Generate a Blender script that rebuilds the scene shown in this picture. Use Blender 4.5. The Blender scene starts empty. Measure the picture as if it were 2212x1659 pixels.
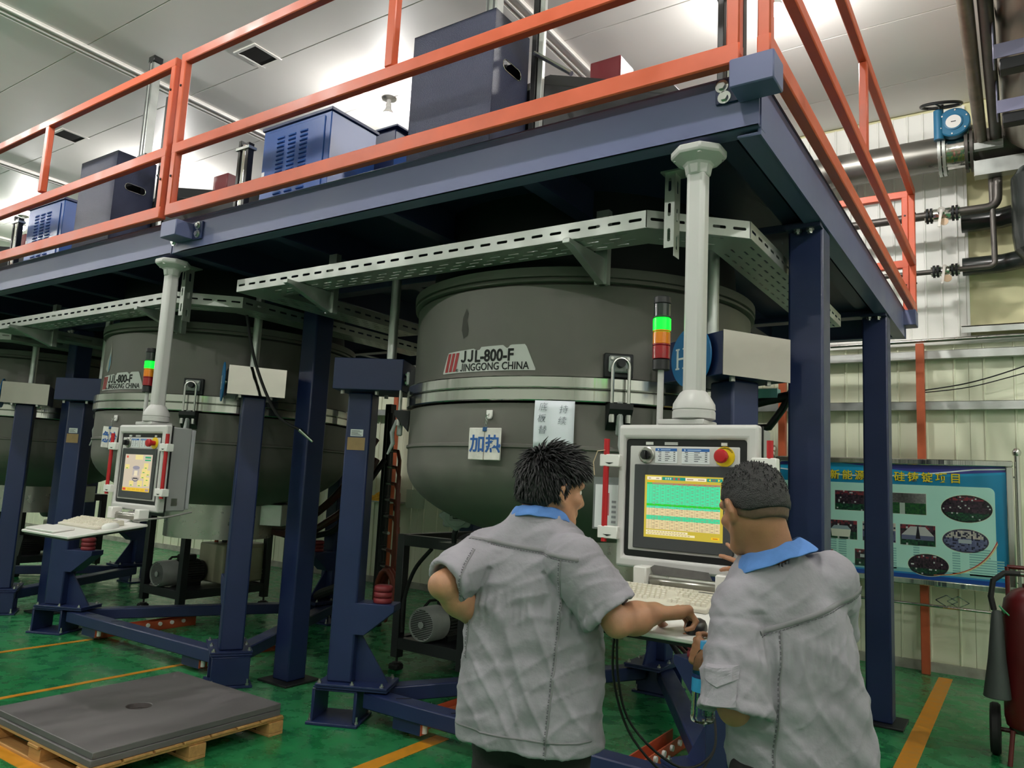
import bpy, bmesh, math, random
import numpy as np
from mathutils import Vector, Matrix
random.seed(7); RNG = np.random.default_rng(7)
sc = bpy.context.scene
COL = sc.collection
PI = math.pi

# ------------------------------------------------------------------ camera, exposure
YAW, PITCH, ROLL, FPX, CAMZ = 0.5976228, 0.1277275, 0.0499794, 1631.379, 1.55
fw = np.array([-math.sin(YAW)*math.cos(PITCH), math.cos(YAW)*math.cos(PITCH), math.sin(PITCH)])
rt = np.array([math.cos(YAW), math.sin(YAW), 0.0]); up = np.cross(rt, fw)
r2 = math.cos(ROLL)*rt + math.sin(ROLL)*up; u2 = -math.sin(ROLL)*rt + math.cos(ROLL)*up
cd = bpy.data.cameras.new('camera'); cam = bpy.data.objects.new('camera', cd); COL.objects.link(cam)
cd.sensor_width = 36.0; cd.lens = FPX/2212*36.0; cd.clip_start = .05; cd.clip_end = 200
cam.matrix_world = Matrix(((r2[0], u2[0], -fw[0], 0), (r2[1], u2[1], -fw[1], 0), (r2[2], u2[2], -fw[2], CAMZ), (0, 0, 0, 1)))
sc.camera = cam
sc.view_settings.view_transform = 'Standard'; sc.view_settings.look = 'None'
sc.view_settings.gamma = 1.0; sc.view_settings.use_curve_mapping = False
sc.view_settings.exposure = 0.0
w = bpy.data.worlds.new('world'); sc.world = w; w.use_nodes = True
w.node_tree.nodes['Background'].inputs[0].default_value = (.6, .65, .7, 1)
w.node_tree.nodes['Background'].inputs[1].default_value = 0.05
BULB = 1400.0          # radiance of the LED lamps hung from the ceiling
BULB_COL = (1.0, .975, .94)
CEIL = 5.48
try:
    sc.cycles.use_denoising = True
    sc.cycles.max_bounces = 8; sc.cycles.diffuse_bounces = 5; sc.cycles.sample_clamp_indirect = 6.0
except Exception: pass

# ------------------------------------------------------------------ helpers
def lin(c):
    c = c/255.0
    return c/12.92 if c <= .04045 else ((c+.055)/1.055)**2.4
def rgb(r, g, b): return (lin(r), lin(g), lin(b), 1.0)

MATS = {}
def mat(name, col, rough=.5, metal=0.0, var=0.0, vs=4.0, bump=0.0, bs=60.0, coat=0.0, emit=0.0, rvar=0.0, stretch=None, trans=0.0, spec=None):
    if name in MATS: return MATS[name]
    m = bpy.data.materials.new(name); m.use_nodes = True; nt = m.node_tree; N = nt.nodes; L = nt.links
    b = N['Principled BSDF']; c = rgb(*col)
    b.inputs['Base Color'].default_value = c; b.inputs['Roughness'].default_value = rough; b.inputs['Metallic'].default_value = metal
    if coat: b.inputs['Coat Weight'].default_value = coat; b.inputs['Coat Roughness'].default_value = .15
    if trans: b.inputs['Transmission Weight'].default_value = trans
    if spec is not None: b.inputs['Specular IOR Level'].default_value = spec
    if emit: b.inputs['Emission Color'].default_value = c; b.inputs['Emission Strength'].default_value = emit
    if var or bump or rvar:
        tc = N.new('ShaderNodeTexCoord'); src = tc.outputs['Object']
        if stretch:
            mp = N.new('ShaderNodeMapping'); mp.inputs['Scale'].default_value = stretch; L.new(src, mp.inputs[0]); src = mp.outputs[0]
    if var or rvar:
        n = N.new('ShaderNodeTexNoise'); n.inputs['Scale'].default_value = vs; n.inputs['Detail'].default_value = 6; L.new(src, n.inputs['Vector'])
        if var:
            r = N.new('ShaderNodeValToRGB'); r.color_ramp.elements[0].position = .3; r.color_ramp.elements[1].position = .7
            r.color_ramp.elements[0].color = tuple(x*(1-var) for x in c[:3])+(1,); r.color_ramp.elements[1].color = tuple(min(1, x*(1+var)) for x in c[:3])+(1,)
            L.new(n.outputs['Fac'], r.inputs[0]); L.new(r.outputs[0], b.inputs['Base Color'])
        if rvar:
            mr = N.new('ShaderNodeMapRange'); mr.inputs[3].default_value = max(.02, rough-rvar); mr.inputs[4].default_value = min(1, rough+rvar)
            mr.inputs[1].default_value = .3; mr.inputs[2].default_value = .7
            L.new(n.outputs['Fac'], mr.inputs[0]); L.new(mr.outputs[0], b.inputs['Roughness'])
    if bump:
        n2 = N.new('ShaderNodeTexNoise'); n2.inputs['Scale'].default_value = bs; n2.inputs['Detail'].default_value = 3; L.new(src, n2.inputs['Vector'])
        bp = N.new('ShaderNodeBump'); bp.inputs['Strength'].default_value = bump; bp.inputs['Distance'].default_value = .01
        L.new(n2.outputs['Fac'], bp.inputs['Height']); L.new(bp.outputs[0], b.inputs['Normal'])
    MATS[name] = m; return m

def art_mat(name, emit=0.0, rough=.5):
    """flat print: colours come from the face colour attribute"""
    if name in MATS: return MATS[name]
    m = bpy.data.materials.new(name); m.use_nodes = True; N = m.node_tree.nodes; L = m.node_tree.links; b = N['Principled BSDF']
    a = N.new('ShaderNodeAttribute'); a.attribute_name = 'ink'; b.inputs['Roughness'].default_value = rough
    if not emit: L.new(a.outputs['Color'], b.inputs['Base Color'])
    else: b.inputs['Base Color'].default_value = (.01, .01, .01, 1)
    if emit: L.new(a.outputs['Color'], b.inputs['Emission Color']); b.inputs['Emission Strength'].default_value = emit
    MATS[name] = m; return m

ROOT = {}
def thing(name, label=None, cat=None, loc=(0, 0, 0), group=None, kind=None):
    o = bpy.data.objects.new(name, None); COL.objects.link(o); o.location = loc; o.empty_display_size = .1
    ROOT[o.name] = Vector(loc); tag(o, label, cat, group, kind); return o
def tag(o, label=None, cat=None, group=None, kind=None):
    if label: o['label'] = label
    if cat: o['category'] = cat
    if group: o['group'] = group
    if kind: o['kind'] = kind
    return o
def rootloc(p):
    while p.parent: p = p.parent
    return Vector(p.location)
def nrm(v):
    v = np.asarray(v, float); return v/max(1e-9, np.linalg.norm(v))

class MB:
    def __init__(s): s.v = []; s.f = []
    def add(s, vs, fs):
        n = len(s.v); s.v += [tuple(map(float, p)) for p in vs]; s.f += [tuple(i+n for i in f) for f in fs]; return s
    def obox(s, o, ax, ay, az):
        o, ax, ay, az = [np.asarray(q, float) for q in (o, ax, ay, az)]
        vs = [o, o+ax, o+ax+ay, o+ay, o+az, o+ax+az, o+ax+ay+az, o+ay+az]
        fs = [(0, 3, 2, 1), (4, 5, 6, 7), (0, 1, 5, 4), (1, 2, 6, 5), (2, 3, 7, 6), (3, 0, 4, 7)]
        if np.dot(np.cross(ax, ay), az) < 0: fs = [f[::-1] for f in fs]
        return s.add(vs, fs)
    def box(s, x0, x1, y0, y1, z0, z1): return s.obox((x0, y0, z0), (x1-x0, 0, 0), (0, y1-y0, 0), (0, 0, z1-z0))
    def rbox(s, c, sx, sy, z0, z1, ang):
        """box of plan size sx by sy about c, turned by ang (radians)"""
        ca, sa = math.cos(ang), math.sin(ang); ax = np.array([ca, sa, 0]); ay = np.array([-sa, ca, 0])
        o = np.array([c[0], c[1], z0])-ax*sx/2-ay*sy/2
        return s.obox(o, ax*sx, ay*sy, (0, 0, z1-z0))
    def bar(s, p0, p1, wd, ht, upv=(0, 0, 1)):
        p0 = np.asarray(p0, float); p1 = np.asarray(p1, float); d = p1-p0; sd = nrm(np.cross(d, upv)); uv = nrm(np.cross(sd, d))
        return s.obox(p0-sd*wd/2-uv*ht/2, d, sd*wd, uv*ht)
    def tube(s, pts, r, n=10, caps=True):
        pts = [np.asarray(p, float) for p in pts]; k = len(pts)
        rs = [r]*k if np.isscalar(r) else list(r)
        T = [nrm(pts[min(i+1, k-1)]-pts[max(i-1, 0)]) for i in range(k)]
        a = np.array([0, 0, 1.0]) if abs(T[0][2]) < .9 else np.array([1.0, 0, 0])
        U = nrm(np.cross(T[0], a)); vs = []
        for i in range(k):
            U = nrm(U-np.dot(U, T[i])*T[i]); V = np.cross(T[i], U)
            for j in range(n):
                t = 2*PI*j/n; vs.append(pts[i]+rs[i]*(math.cos(t)*U+math.sin(t)*V))
        fs = [(i*n+j, i*n+(j+1) % n, (i+1)*n+(j+1) % n, (i+1)*n+j) for i in range(k-1) for j in range(n)]
        if caps: fs += [tuple(range(n))[::-1], tuple((k-1)*n+j for j in range(n))]
        return s.add(vs, fs)
    def cyl(s, p0, p1, r, r1=None, n=20): return s.tube([p0, p1], [r, r if r1 is None else r1], n)
    def lathe(s, prof, o=(0, 0, 0), ax=(0, 0, 1), n=48, caps=True, a0=0.0, a1=2*PI):
        o = np.asarray(o, float); ax = nrm(ax); a = np.array([0, 0, 1.0]) if abs(ax[2]) < .9 else np.array([1.0, 0, 0])
        U = nrm(np.cross(a, ax)); V = np.cross(ax, U); full = abs(a1-a0-2*PI) < 1e-6; m = n if full else n+1; vs = []
        if abs(ax[2]) > .99: U = np.array([1.0, 0, 0]); V = np.cross(ax, U)
        for (r, z) in prof:
            for j in range(m):
                t = a0+(a1-a0)*j/n; vs.append(o+ax*z+r*(math.cos(t)*U+math.sin(t)*V))
        k = len(prof); fs = [(i*m+j, i*m+(j+1) % m, (i+1)*m+(j+1) % m, (i+1)*m+j) for i in range(k-1) for j in range(m if full else m-1)]
        if caps and full:
            if prof[0][0] > 1e-5: fs.append(tuple(range(m))[::-1])
            if prof[-1][0] > 1e-5: fs.append(tuple((k-1)*m+j for j in range(m)))
        return s.add(vs, fs)
    def prism(s, poly, o, ux, uy, ext):
        """polygon (2-D points along ux, uy from o) pushed by the vector ext"""
        o, ux, uy, ext = [np.asarray(q, float) for q in (o, ux, uy, ext)]; n = len(poly)
        A = [o+ux*a+uy*b for a, b in poly]; B = [p+ext for p in A]
        area = sum(poly[i][0]*poly[(i+1) % n][1]-poly[(i+1) % n][0]*poly[i][1] for i in range(n))
        flip = (area > 0) == (np.dot(np.cross(ux, uy), ext) > 0)
        fs = [tuple(range(n)), tuple(range(2*n-1, n-1, -1))]+[(i, n+i, n+(i+1) % n, (i+1) % n) for i in range(n)]
        if flip: fs = [f[::-1] for f in fs]
        return s.add(A+B, fs)
    def mesh(s, name, off=(0, 0, 0), ang=32):
        off = Vector(off); me = bpy.data.meshes.new(name); me.from_pydata([tuple(Vector(p)-off) for p in s.v], [], s.f); me.update()
        bm = bmesh.new(); bm.from_mesh(me)
        bmesh.ops.remove_doubles(bm, verts=bm.verts, dist=1e-6); bm.to_mesh(me); bm.free()
        me.polygons.foreach_set('use_smooth', [True]*len(me.polygons)); me.set_sharp_from_angle(angle=math.radians(ang)); return me
    def build(s, name, m, parent=None, bevel=0.0, ang=32, seg=1, origin=None):
        off = rootloc(parent) if parent else Vector(tuple(origin) if origin is not None else (0, 0, 0))
        me = s.mesh(name, off, ang); me.materials.append(m); o = bpy.data.objects.new(name, me); COL.objects.link(o)
        if parent: o.parent = parent
        else: o.location = off
        if bevel:
            b = o.modifiers.new('bevel', 'BEVEL'); b.width = bevel; b.segments = seg; b.limit_method = 'ANGLE'; b.angle_limit = math.radians(40)
            b.harden_normals = False
        return o

def art(name, shapes, o, ux, uy, m, parent, step=.0004):
    """flat print made of coloured polygons stacked in paint order; shapes = [(polygon, colour)], o + ux*x + uy*y"""
    o, ux, uy = [np.asarray(q, float) for q in (o, ux, uy)]; nv = nrm(np.cross(ux, uy)); vs = []; fs = []; cols = []
    for k, (poly, c) in enumerate(shapes):
        lay = c[3] if len(c) > 3 else 0
        n0 = len(vs); vs += [o+ux*a+uy*b+nv*step*lay for a, b in poly]; fs.append(tuple(range(n0, n0+len(poly)))); cols.append(rgb(*c[:3]))
    off = np.array(rootloc(parent)); me = bpy.data.meshes.new(name); me.from_pydata([tuple(p-off) for p in vs], [], fs); me.update()
    at = me.color_attributes.new('ink', 'FLOAT_COLOR', 'CORNER'); li = 0
    for p, c in zip(me.polygons, cols):
        for l in p.loop_indices: at.data[l].color = c
    # make every print face look out along nv
    bm = bmesh.new(); bm.from_mesh(me)
    for f in bm.faces:
        f.normal_update()
        if f.normal.dot(Vector(nv)) < 0: f.normal_flip()
    bm.to_mesh(me); bm.free()
    me.materials.append(m); ob = bpy.data.objects.new(name, me); COL.objects.link(ob); ob.parent = parent; return ob
def R4(x0, y0, x1, y1): return [(x0, y0), (x1, y0), (x1, y1), (x0, y1)]
def ell(cx, cy, a, b, n=24): return [(cx+a*math.cos(2*PI*i/n), cy+b*math.sin(2*PI*i/n)) for i in range(n)]

def text(name, body, o, ux, uy, size, m, parent, bold=0.0, align='LEFT', sx=1.0, shear=0.0, wrap=None, ext=.0004):
    """lettering: a text curve turned into a mesh, at o, running along ux with its up along uy; wrap(p) may bend it"""
    c = bpy.data.curves.new(name, 'FONT'); c.body = body; c.size = size; c.offset = bold; c.align_x = align; c.shear = shear; c.extrude = ext; c.resolution_u = 3
    t = bpy.data.objects.new('text_source', c); COL.objects.link(t); dg = bpy.context.evaluated_depsgraph_get(); dg.update()
    me = bpy.data.meshes.new_from_object(t.evaluated_get(dg)); bpy.data.objects.remove(t)
    o, ux, uy = [np.asarray(q, float) for q in (o, nrm(ux), nrm(uy))]; nv = np.cross(ux, uy); off = np.array(rootloc(parent))
    n = len(me.vertices); co = np.empty(n*3); me.vertices.foreach_get('co', co); co = co.reshape(n, 3); co[:, 0] *= sx
    P = wrap(co) if wrap else o+co[:, :1]*ux+co[:, 1:2]*uy+co[:, 2:3]*nv
    me.vertices.foreach_set('co', (P-off).ravel()); me.update(); me.name = name; me.materials.clear(); me.materials.append(m)
    ob = bpy.data.objects.new(name, me); COL.objects.link(ob); ob.parent = parent; return ob

def child_copy(src, parent, d):
    """another part like src, moved by d, sharing its mesh"""
    o = src.copy(); COL.objects.link(o); o.parent = parent; o.location = Vector(src.location)+Vector(d); return o
def copy_tree(o, d=(0, 0, 0), parent=None, label=None, skip=()):
    c = o.copy(); COL.objects.link(c)
    if parent: c.parent = parent
    else: c.location = Vector(o.location)+Vector(d)
    if label: c['label'] = label
    for ch in list(o.children):
        if ch.name.split('.')[0] not in skip: copy_tree(ch, parent=c, skip=skip)
    return c

# ------------------------------------------------------------------ materials
M_NAVY = mat('navy_paint', (25, 38, 78), .42, var=.10, vs=3, bump=.05, bs=140, rvar=.08)
M_BEAM = mat('platform_paint', (88, 94, 130), .40, var=.07, vs=2.5, rvar=.06)
M_ORANGE = mat('orange_paint', (198, 88, 56), .42, var=.10, vs=7, rvar=.1)
M_FURN = mat('furnace_grey', (104, 102, 96), .55, metal=.25, var=.14, vs=3.5, rvar=.12, bump=.03, bs=90)
M_STEEL = mat('polished_steel', (205, 205, 200), .16, metal=1, rvar=.08, vs=3, bump=.5, bs=2.2, stretch=(4, 4, .15))
M_BRUSH = mat('brushed_steel', (176, 174, 168), .32, metal=1, rvar=.08, vs=14)
M_GALV = mat('galvanised_steel', (186, 190, 186), .42, metal=.85, var=.10, vs=9, rvar=.1)
M_DARK = mat('dark_steel', (32, 34, 36), .5, metal=.3, var=.2, vs=6)
M_BLACK = mat('black_plastic', (16, 17, 19), .42)
M_RUBBER = mat('black_rubber', (14, 14, 15), .7)
M_GREY = mat('console_grey', (196, 194, 192), .42, var=.03, vs=5)
M_GREY2 = mat('pole_grey', (190, 188, 186), .4, var=.03, vs=4)
M_RED = mat('red_plastic', (176, 22, 30), .38)
M_WHITE = mat('white_plastic', (226, 224, 220), .4)
M_PAPER = mat('paper', (222, 224, 226), .8)
M_INK = mat('black_ink', (14, 14, 16), .7)
M_BLUEINK = mat('blue_ink', (30, 82, 150), .7)
M_BOLT = mat('zinc_bolt', (200, 200, 196), .3, metal=1)
M_HOSE = mat('red_brown_hose', (120, 52, 34), .45, var=.15, vs=8)
M_CAST = mat('cast_grey', (164, 168, 166), .5, metal=.1, var=.1, vs=10, bump=.08, bs=120)
# ------------------------------------------------------------------ the hall
def floor_material():
    m = bpy.data.materials.new('green_epoxy'); m.use_nodes = True; N = m.node_tree.nodes; L = m.node_tree.links; b = N['Principled BSDF']
    tc = N.new('ShaderNodeTexCoord')
    n1 = N.new('ShaderNodeTexNoise'); n1.inputs['Scale'].default_value = .9; n1.inputs['Detail'].default_value = 8; n1.inputs['Roughness'].default_value = .62
    n2 = N.new('ShaderNodeTexNoise'); n2.inputs['Scale'].default_value = 7; n2.inputs['Detail'].default_value = 7; n2.inputs['Roughness'].default_value = .55
    for n in (n1, n2): L.new(tc.outputs['Object'], n.inputs['Vector'])
    r = N.new('ShaderNodeValToRGB'); e = r.color_ramp.elements
    e[0].position = .34; e[0].color = rgb(6, 116, 60); e[1].position = .66; e[1].color = rgb(58, 134, 86)
    L.new(n1.outputs['Fac'], r.inputs[0])
    r2_ = N.new('ShaderNodeValToRGB'); e = r2_.color_ramp.elements
    e[0].position = .35; e[0].color = (.72, .72, .72, 1); e[1].position = .65; e[1].color = (1.12, 1.12, 1.12, 1)
    L.new(n2.outputs['Fac'], r2_.inputs[0])
    mx = N.new('ShaderNodeMix'); mx.data_type = 'RGBA'; mx.blend_type = 'MULTIPLY'; mx.inputs['Factor'].default_value = 1
    L.new(r.outputs[0], mx.inputs[6]); L.new(r2_.outputs[0], mx.inputs[7]); L.new(mx.outputs[2], b.inputs['Base Color'])
    mr = N.new('ShaderNodeMapRange'); mr.inputs[1].default_value = .35; mr.inputs[2].default_value = .65; mr.inputs[3].default_value = .16; mr.inputs[4].default_value = .42
    L.new(n2.outputs['Fac'], mr.inputs[0]); L.new(mr.outputs[0], b.inputs['Roughness'])
    bp = N.new('ShaderNodeBump'); bp.inputs['Strength'].default_value = .04; bp.inputs['Distance'].default_value = .02
    L.new(n1.outputs['Fac'], bp.inputs['Height']); L.new(bp.outputs[0], b.inputs['Normal'])
    return m
M_CEIL = mat('ceiling_panel_white', (236, 233, 228), .48, var=.03, vs=1.2)
M_SHEET = mat('white_wall_sheet', (228, 228, 222), .42, var=.03, vs=1.5)
M_SHEETG = mat('pale_wall_sheet', (222, 226, 200), .42, var=.04, vs=1.5)
M_BEIGE = mat('beige_wall', (206, 202, 160), .6, var=.04, vs=2)
M_YLINE = mat('orange_floor_paint', (206, 138, 30), .42, var=.14, vs=14, rvar=.12)
M_BULB = mat('lit_bulb', (255, 255, 255), .4); _b = M_BULB.node_tree.nodes['Principled BSDF']
_b.inputs['Emission Color'].default_value = BULB_COL+(1,); _b.inputs['Emission Strength'].default_value = BULB
WY = 8.25; XL, XR, YF = -26.0, 4.2, -10.0

fl = MB().box(XL, XR, YF, WY+.1, -.1, 0).build('floor', floor_material()); tag(fl, kind='structure')
def floor_line(x0, x1, y0, y1, lab=None):
    o = MB().box(x0, x1, y0, y1, 0, .0025).build('floor_line', M_YLINE, fl)
    if lab: o['label'] = lab
floor_line(-.685, -.575, 3.0, 8.02); floor_line(-5.53, -5.48, 1.0, 3.72); floor_line(-6.81, -6.76, 1.0, 3.66)
floor_line(-13, -3.2, 1.985, 2.085); floor_line(-3.0, -2.9, 2.9, 3.78)

ce = MB().box(XL, XR, YF, WY+.1, CEIL+.012, CEIL+.1).build('ceiling', M_CEIL); tag(ce, kind='structure')
SX = [-23.2, -19.25, -15.3, -11.35, -7.38, -3.38, .6]
pan = None
for i in range(len(SX)-1):
    for k in range(-12, 5):
        y0 = 3.235+1.085*k; y1 = min(y0+1.078, WY)
        if pan is None:
            pan = MB().box(0, 3.955, 0, 1.078, 0, .03).build('panel', M_CEIL, ce, bevel=.003); pan.location = (SX[i]+.008, y0, CEIL)
        elif y1-y0 > 1.0: child_copy(pan, ce, (SX[i]+.008-pan.location.x, y0-pan.location.y, 0))
        else: MB().box(SX[i]+.008, SX[i]+3.963, y0, y1, CEIL, CEIL+.03).build('panel', M_CEIL, ce)
for k in range(-12, 5):
    y0 = 3.235+1.085*k; MB().box(.608, XR, y0, min(y0+1.078, WY), CEIL, CEIL+.03).build('panel', M_CEIL, ce)
for n, x in enumerate(SX[2:]):
    b = MB(); b.box(x-.085, x+.085, YF, WY, CEIL-.012, CEIL)
    for dx in (-.085, -.03, .06): b.box(x+dx, x+dx+.022, YF, WY, CEIL-.035, CEIL-.012)
    tag(b.build('trim_%d' % (n+1), M_CEIL, bevel=.004), kind='structure')

wl = MB().box(XL, XR, WY+.02, WY+.14, 0, CEIL+.05).build('wall_back', M_BEIGE); tag(wl, kind='structure')
for nm, bx in (('wall_right', (XR, XR+.1, YF, WY+.1)), ('wall_left', (XL-.1, XL, YF, WY+.1)), ('wall_front', (XL, XR, YF-.1, YF))):
    tag(MB().box(*bx, 0, CEIL+.05).build(nm, M_SHEET), kind='structure')
def sheet(wd, z0, z1, pitch):
    """ribbed steel wall sheet standing on y = 0, ribs towards -y"""
    xs = [0.0]; ys = [0.0]; n = int(round(wd/pitch)); p = wd/n
    for i in range(n):
        c = p*(i+.5)
        for dx, dy in ((-.012, 0), (-.005, -.012), (.005, -.012), (.012, 0)): xs.append(c+dx); ys.append(dy)
    xs.append(wd-.003); ys.append(0.0); b = MB(); k = len(xs)
    vs = [(x, y, z0) for x, y in zip(xs, ys)]+[(x, y, z1) for x, y in zip(xs, ys)]
    vs += [(xs[0], .018, z0), (xs[-1], .018, z0), (xs[0], .018, z1), (xs[-1], .018, z1)]
    b.add(vs, [(i, i+1, k+i+1, k+i) for i in range(k-1)]+[(2*k, 0, k, 2*k+2), (k-1, 2*k+1, 2*k+3, 2*k-1)]); return b
low = upp = None
for i in range(27):
    x0 = -.40-.96*(i+1)
    if low is None:
        low = sheet(.96, .08, 3.06, .24).build('wall_panel', M_SHEETG, wl); low.location = (x0, WY, 0)
        upp = sheet(.96, 3.12, CEIL-.03, .137).build('wall_panel', M_SHEET, wl); upp.location = (x0, WY, 0)
    else: child_copy(low, wl, (-.96*i, 0, 0)); child_copy(upp, wl, (-.96*i, 0, 0))
for i in range(5): child_copy(low, wl, (.96*(i+1), 0, 0))
MB().box(XL, XR, WY-.03, WY+.02, 0, .085).build('kerb', mat('dirty_kerb', (150, 150, 138), .8, var=.3, vs=6), wl)
b = MB(); b.box(XL, XR, WY-.05, WY, 3.055, 3.125).build('flashing', M_SHEET, wl)
for z in (2.99, 2.50):
    b = MB(); b.box(XL, XR, WY-.11, WY-.02, z-.004, z); b.box(XL, XR, WY-.11, WY-.106, z-.075, z); b.box(XL, XR, WY-.11, WY-.02, z-.079, z-.075)
    b.build('girt', M_GALV, wl)
for x in (-.79, -2.07, -3.9, -5.7, -7.5, -9.3, -11.1): MB().box(x-.035, x+.035, WY-.20, WY-.125, 0, 3.05).build('orange_post', mat('post_red_oxide', (176, 84, 48), .55, var=.12, vs=8), wl, bevel=.004)
# edge strip where the white sheets stop against the beige wall
MB().box(-.40, -.375, WY-.016, WY+.02, 3.12, CEIL-.03).build('edge_strip', M_SHEET, wl)

def lamp(x, y, label, group=None):
    t = thing('ceiling_lamp', label, 'lamp', (x, y, CEIL), group)
    MB().lathe([(.075, 0), (.075, -.012), (.05, -.02)], (x, y, CEIL), n=28).build('mount_plate', M_BRUSH, t)
    MB().lathe([(.022, -.015), (.024, -.06), (.032, -.07), (.032, -.105)], (x, y, CEIL), n=20).build('socket', M_WHITE, t)
    MB().lathe([(.028, -.10), (.034, -.125), (.052, -.15), (.058, -.18)], (x, y, CEIL), n=20, caps=False).build('bulb_neck', M_WHITE, t)
    MB().lathe([(.058, -.18), (.057, -.20), (.048, -.225), (.028, -.243), (.001, -.25)], (x, y, CEIL), n=20).build('bulb', M_BULB, t)
lamp(-5.42, 5.40, 'lit bulb lamp on the ceiling just behind the big louvred box')
lamp(-1.49, 5.56, 'lit bulb lamp glaring above the near corner of the orange railing')
lamp(-13.55, 5.36, 'lit bulb lamp at the far left behind the orange railing')
G = 'bulb lamps on the hall ceiling outside the picture'
for x in (-17.6, -9.45, 2.5): lamp(x, 5.4, 'bare bulb lamp on the white ceiling away from the picture', G)
for y in (1.25, -2.9):
    for x in (-17.6, -13.55, -9.45, -5.42, -1.35, 2.5): lamp(x, y, 'bare bulb lamp on the white ceiling away from the picture', G)

M_HATCH_SHADE = mat('hatch_shade_black', (14, 13, 12), .9)
for x, lab in ((-5.98, 'open square ceiling hatch nearest the camera, dark inside'), (-9.58, 'open square ceiling hatch farther left, above the second furnace')):
    y = 4.17; t = thing('ceiling_hatch', lab, 'hatch', (x, y, CEIL), 'open hatches in the ceiling')
    b = MB()
    for (x0, x1, y0, y1) in ((-.16, .16, -.16, -.13), (-.16, .16, .13, .16), (-.16, -.13, -.13, .13), (.13, .16, -.13, .13)): b.box(x+x0, x+x1, y+y0, y+y1, CEIL-.014, CEIL+.0)
    b.build('frame', M_CEIL, t, bevel=.003)
    MB().box(x-.13, x+.13, y-.13, y+.13, CEIL-.006, CEIL-.002).build('shade_plate', M_HATCH_SHADE, t)  # flat black plate: the darkness of the open hatch put in as colour
    MB().obox((x-.13, y-.13, CEIL-.012), (.07, .02, -.03), (0, .25, 0), (0, 0, .003)).build('flap', M_CEIL, t)
# ------------------------------------------------------------------ mezzanine platform
DK = 3.15; PX, PY = -.79, 2.73; PB = 7.02
pl = thing('mezzanine_platform', 'dark blue steel mezzanine deck on box columns over the furnaces', 'platform', (-4.5, 4.5, 0))
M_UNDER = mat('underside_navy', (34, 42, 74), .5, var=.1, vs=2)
def channel(p0, p1, inward, z0, z1, d=.09, t=.012):
    """C-channel edge beam, web outside, flanges pointing inward"""
    b = MB(); p0 = np.array([*p0, 0.]); p1 = np.array([*p1, 0.]); iv = np.array([*inward, 0.])
    b.obox(p0+(0, 0, z0), p1-p0, iv*t, (0, 0, z1-z0)); b.obox(p0+(0, 0, z0), p1-p0, iv*d, (0, 0, t)); b.obox(p0+(0, 0, z1-t), p1-p0, iv*d, (0, 0, t)); return b
channel((-4.635, PY), (PX+.001, PY), (0, 1), 2.93, DK).build('front_beam', M_BEAM, pl, bevel=.004)
channel((-8.30, PY), (-4.64, PY), (0, 1), 2.93, DK).build('front_beam', M_BEAM, pl, bevel=.004)
channel((-12.5, PY), (-8.305, PY), (0, 1), 2.93, DK).build('front_beam', M_BEAM, pl, bevel=.004)
channel((PX, PY+.02), (PX, PB), (-1, 0), 2.905, DK).build('side_beam', M_BEAM, pl, bevel=.004)
channel((-12.5, PB), (PX, PB), (0, -1), 2.905, DK).build('back_beam', M_BEAM, pl, bevel=.004)
MB().box(-12.5, PX-.0, PY+.005, PB, DK-.012, DK-.002).build('deck_plate', M_UNDER, pl)
for x in [-.96]+[-1.9-.92*i for i in range(12)]:
    b = MB(); b.box(x-.006, x+.006, PY+.02, PB-.02, 2.96, DK-.012); b.box(x-.045, x+.045, PY+.02, PB-.02, 2.95, 2.962); b.build('joist', M_UNDER, pl)
for y in (3.97, 6.1): MB().box(-12.5, PX-.02, y-.06, y+.06, 2.905, 2.948).build('cross_beam', M_UNDER, pl, bevel=.004)
for cx in (-.885, -4.575, -8.25, -11.92):
    for cy in (3.97, 6.12):
        c = MB().box(cx-.085, cx+.085, cy-.085, cy+.085, .015, 2.905).build('column', M_NAVY, pl, bevel=.012, seg=2)
        MB().box(cx-.16, cx+.16, cy-.16, cy+.16, 0, .016).build('base_plate', M_DARK, c, bevel=.003)
        MB().box(cx-.085, cx+.085, cy-.15, cy-.085, 2.885, 2.905).build('top_plate', M_UNDER, c)
        b = MB()
        for k in (-1, 1):
            b.lathe([(.02, 0), (.02, -.012), (.012, -.012), (.012, -.025)], (cx+.03*k, cy-.118, 2.885), n=8)
        bo = b.build('bolts', M_BOLT, c); bo['kind'] = 'stuff'
# brackets that carry the railing posts
def bracket(x0, x1, y0, y1, z0, z1, plate, bolts, nm='bracket'):
    t = MB().box(x0, x1, y0, y1, z0, z1).build(nm, M_BEAM, pl, bevel=.005)
    if plate: MB().box(*plate).build('bolt_plate', M_NAVY, t, bevel=.002)
    for (x, z) in bolts:
        y = PY-.012
        MB().lathe([(.026, 0), (.026, .004), (.0, .004)], (x, y, z), (0, -1, 0), n=20).build('washer', M_BOLT, t)
        MB().lathe([(.0165, .004), (.0165, .016), (.0, .016)], (x, y, z), (0, -1, 0), n=6).build('bolt_head', M_BOLT, t)
bracket(-.865, -.70, 2.60, 2.73, 3.035, 3.149, (-.955, -.865, PY-.012, PY, 3.045, 3.145), ((-.93, 3.115), (-.92, 3.068)))
bracket(-4.57, -4.40, 2.60, 2.73, 2.99, 3.095, (-4.40, -4.30, PY-.012, PY, 2.985, 3.10), ((-4.345, 3.075), (-4.345, 3.02), (-4.60, 3.0)))
bracket(-8.24, -8.07, 2.60, 2.73, 2.99, 3.095, (-8.07, -7.97, PY-.012, PY, 2.985, 3.10), ((-8.015, 3.075), (-8.015, 3.02)))
bracket(-.80, -.70, PB-.10, PB+.06, 3.0, 3.13, None, ())

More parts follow.
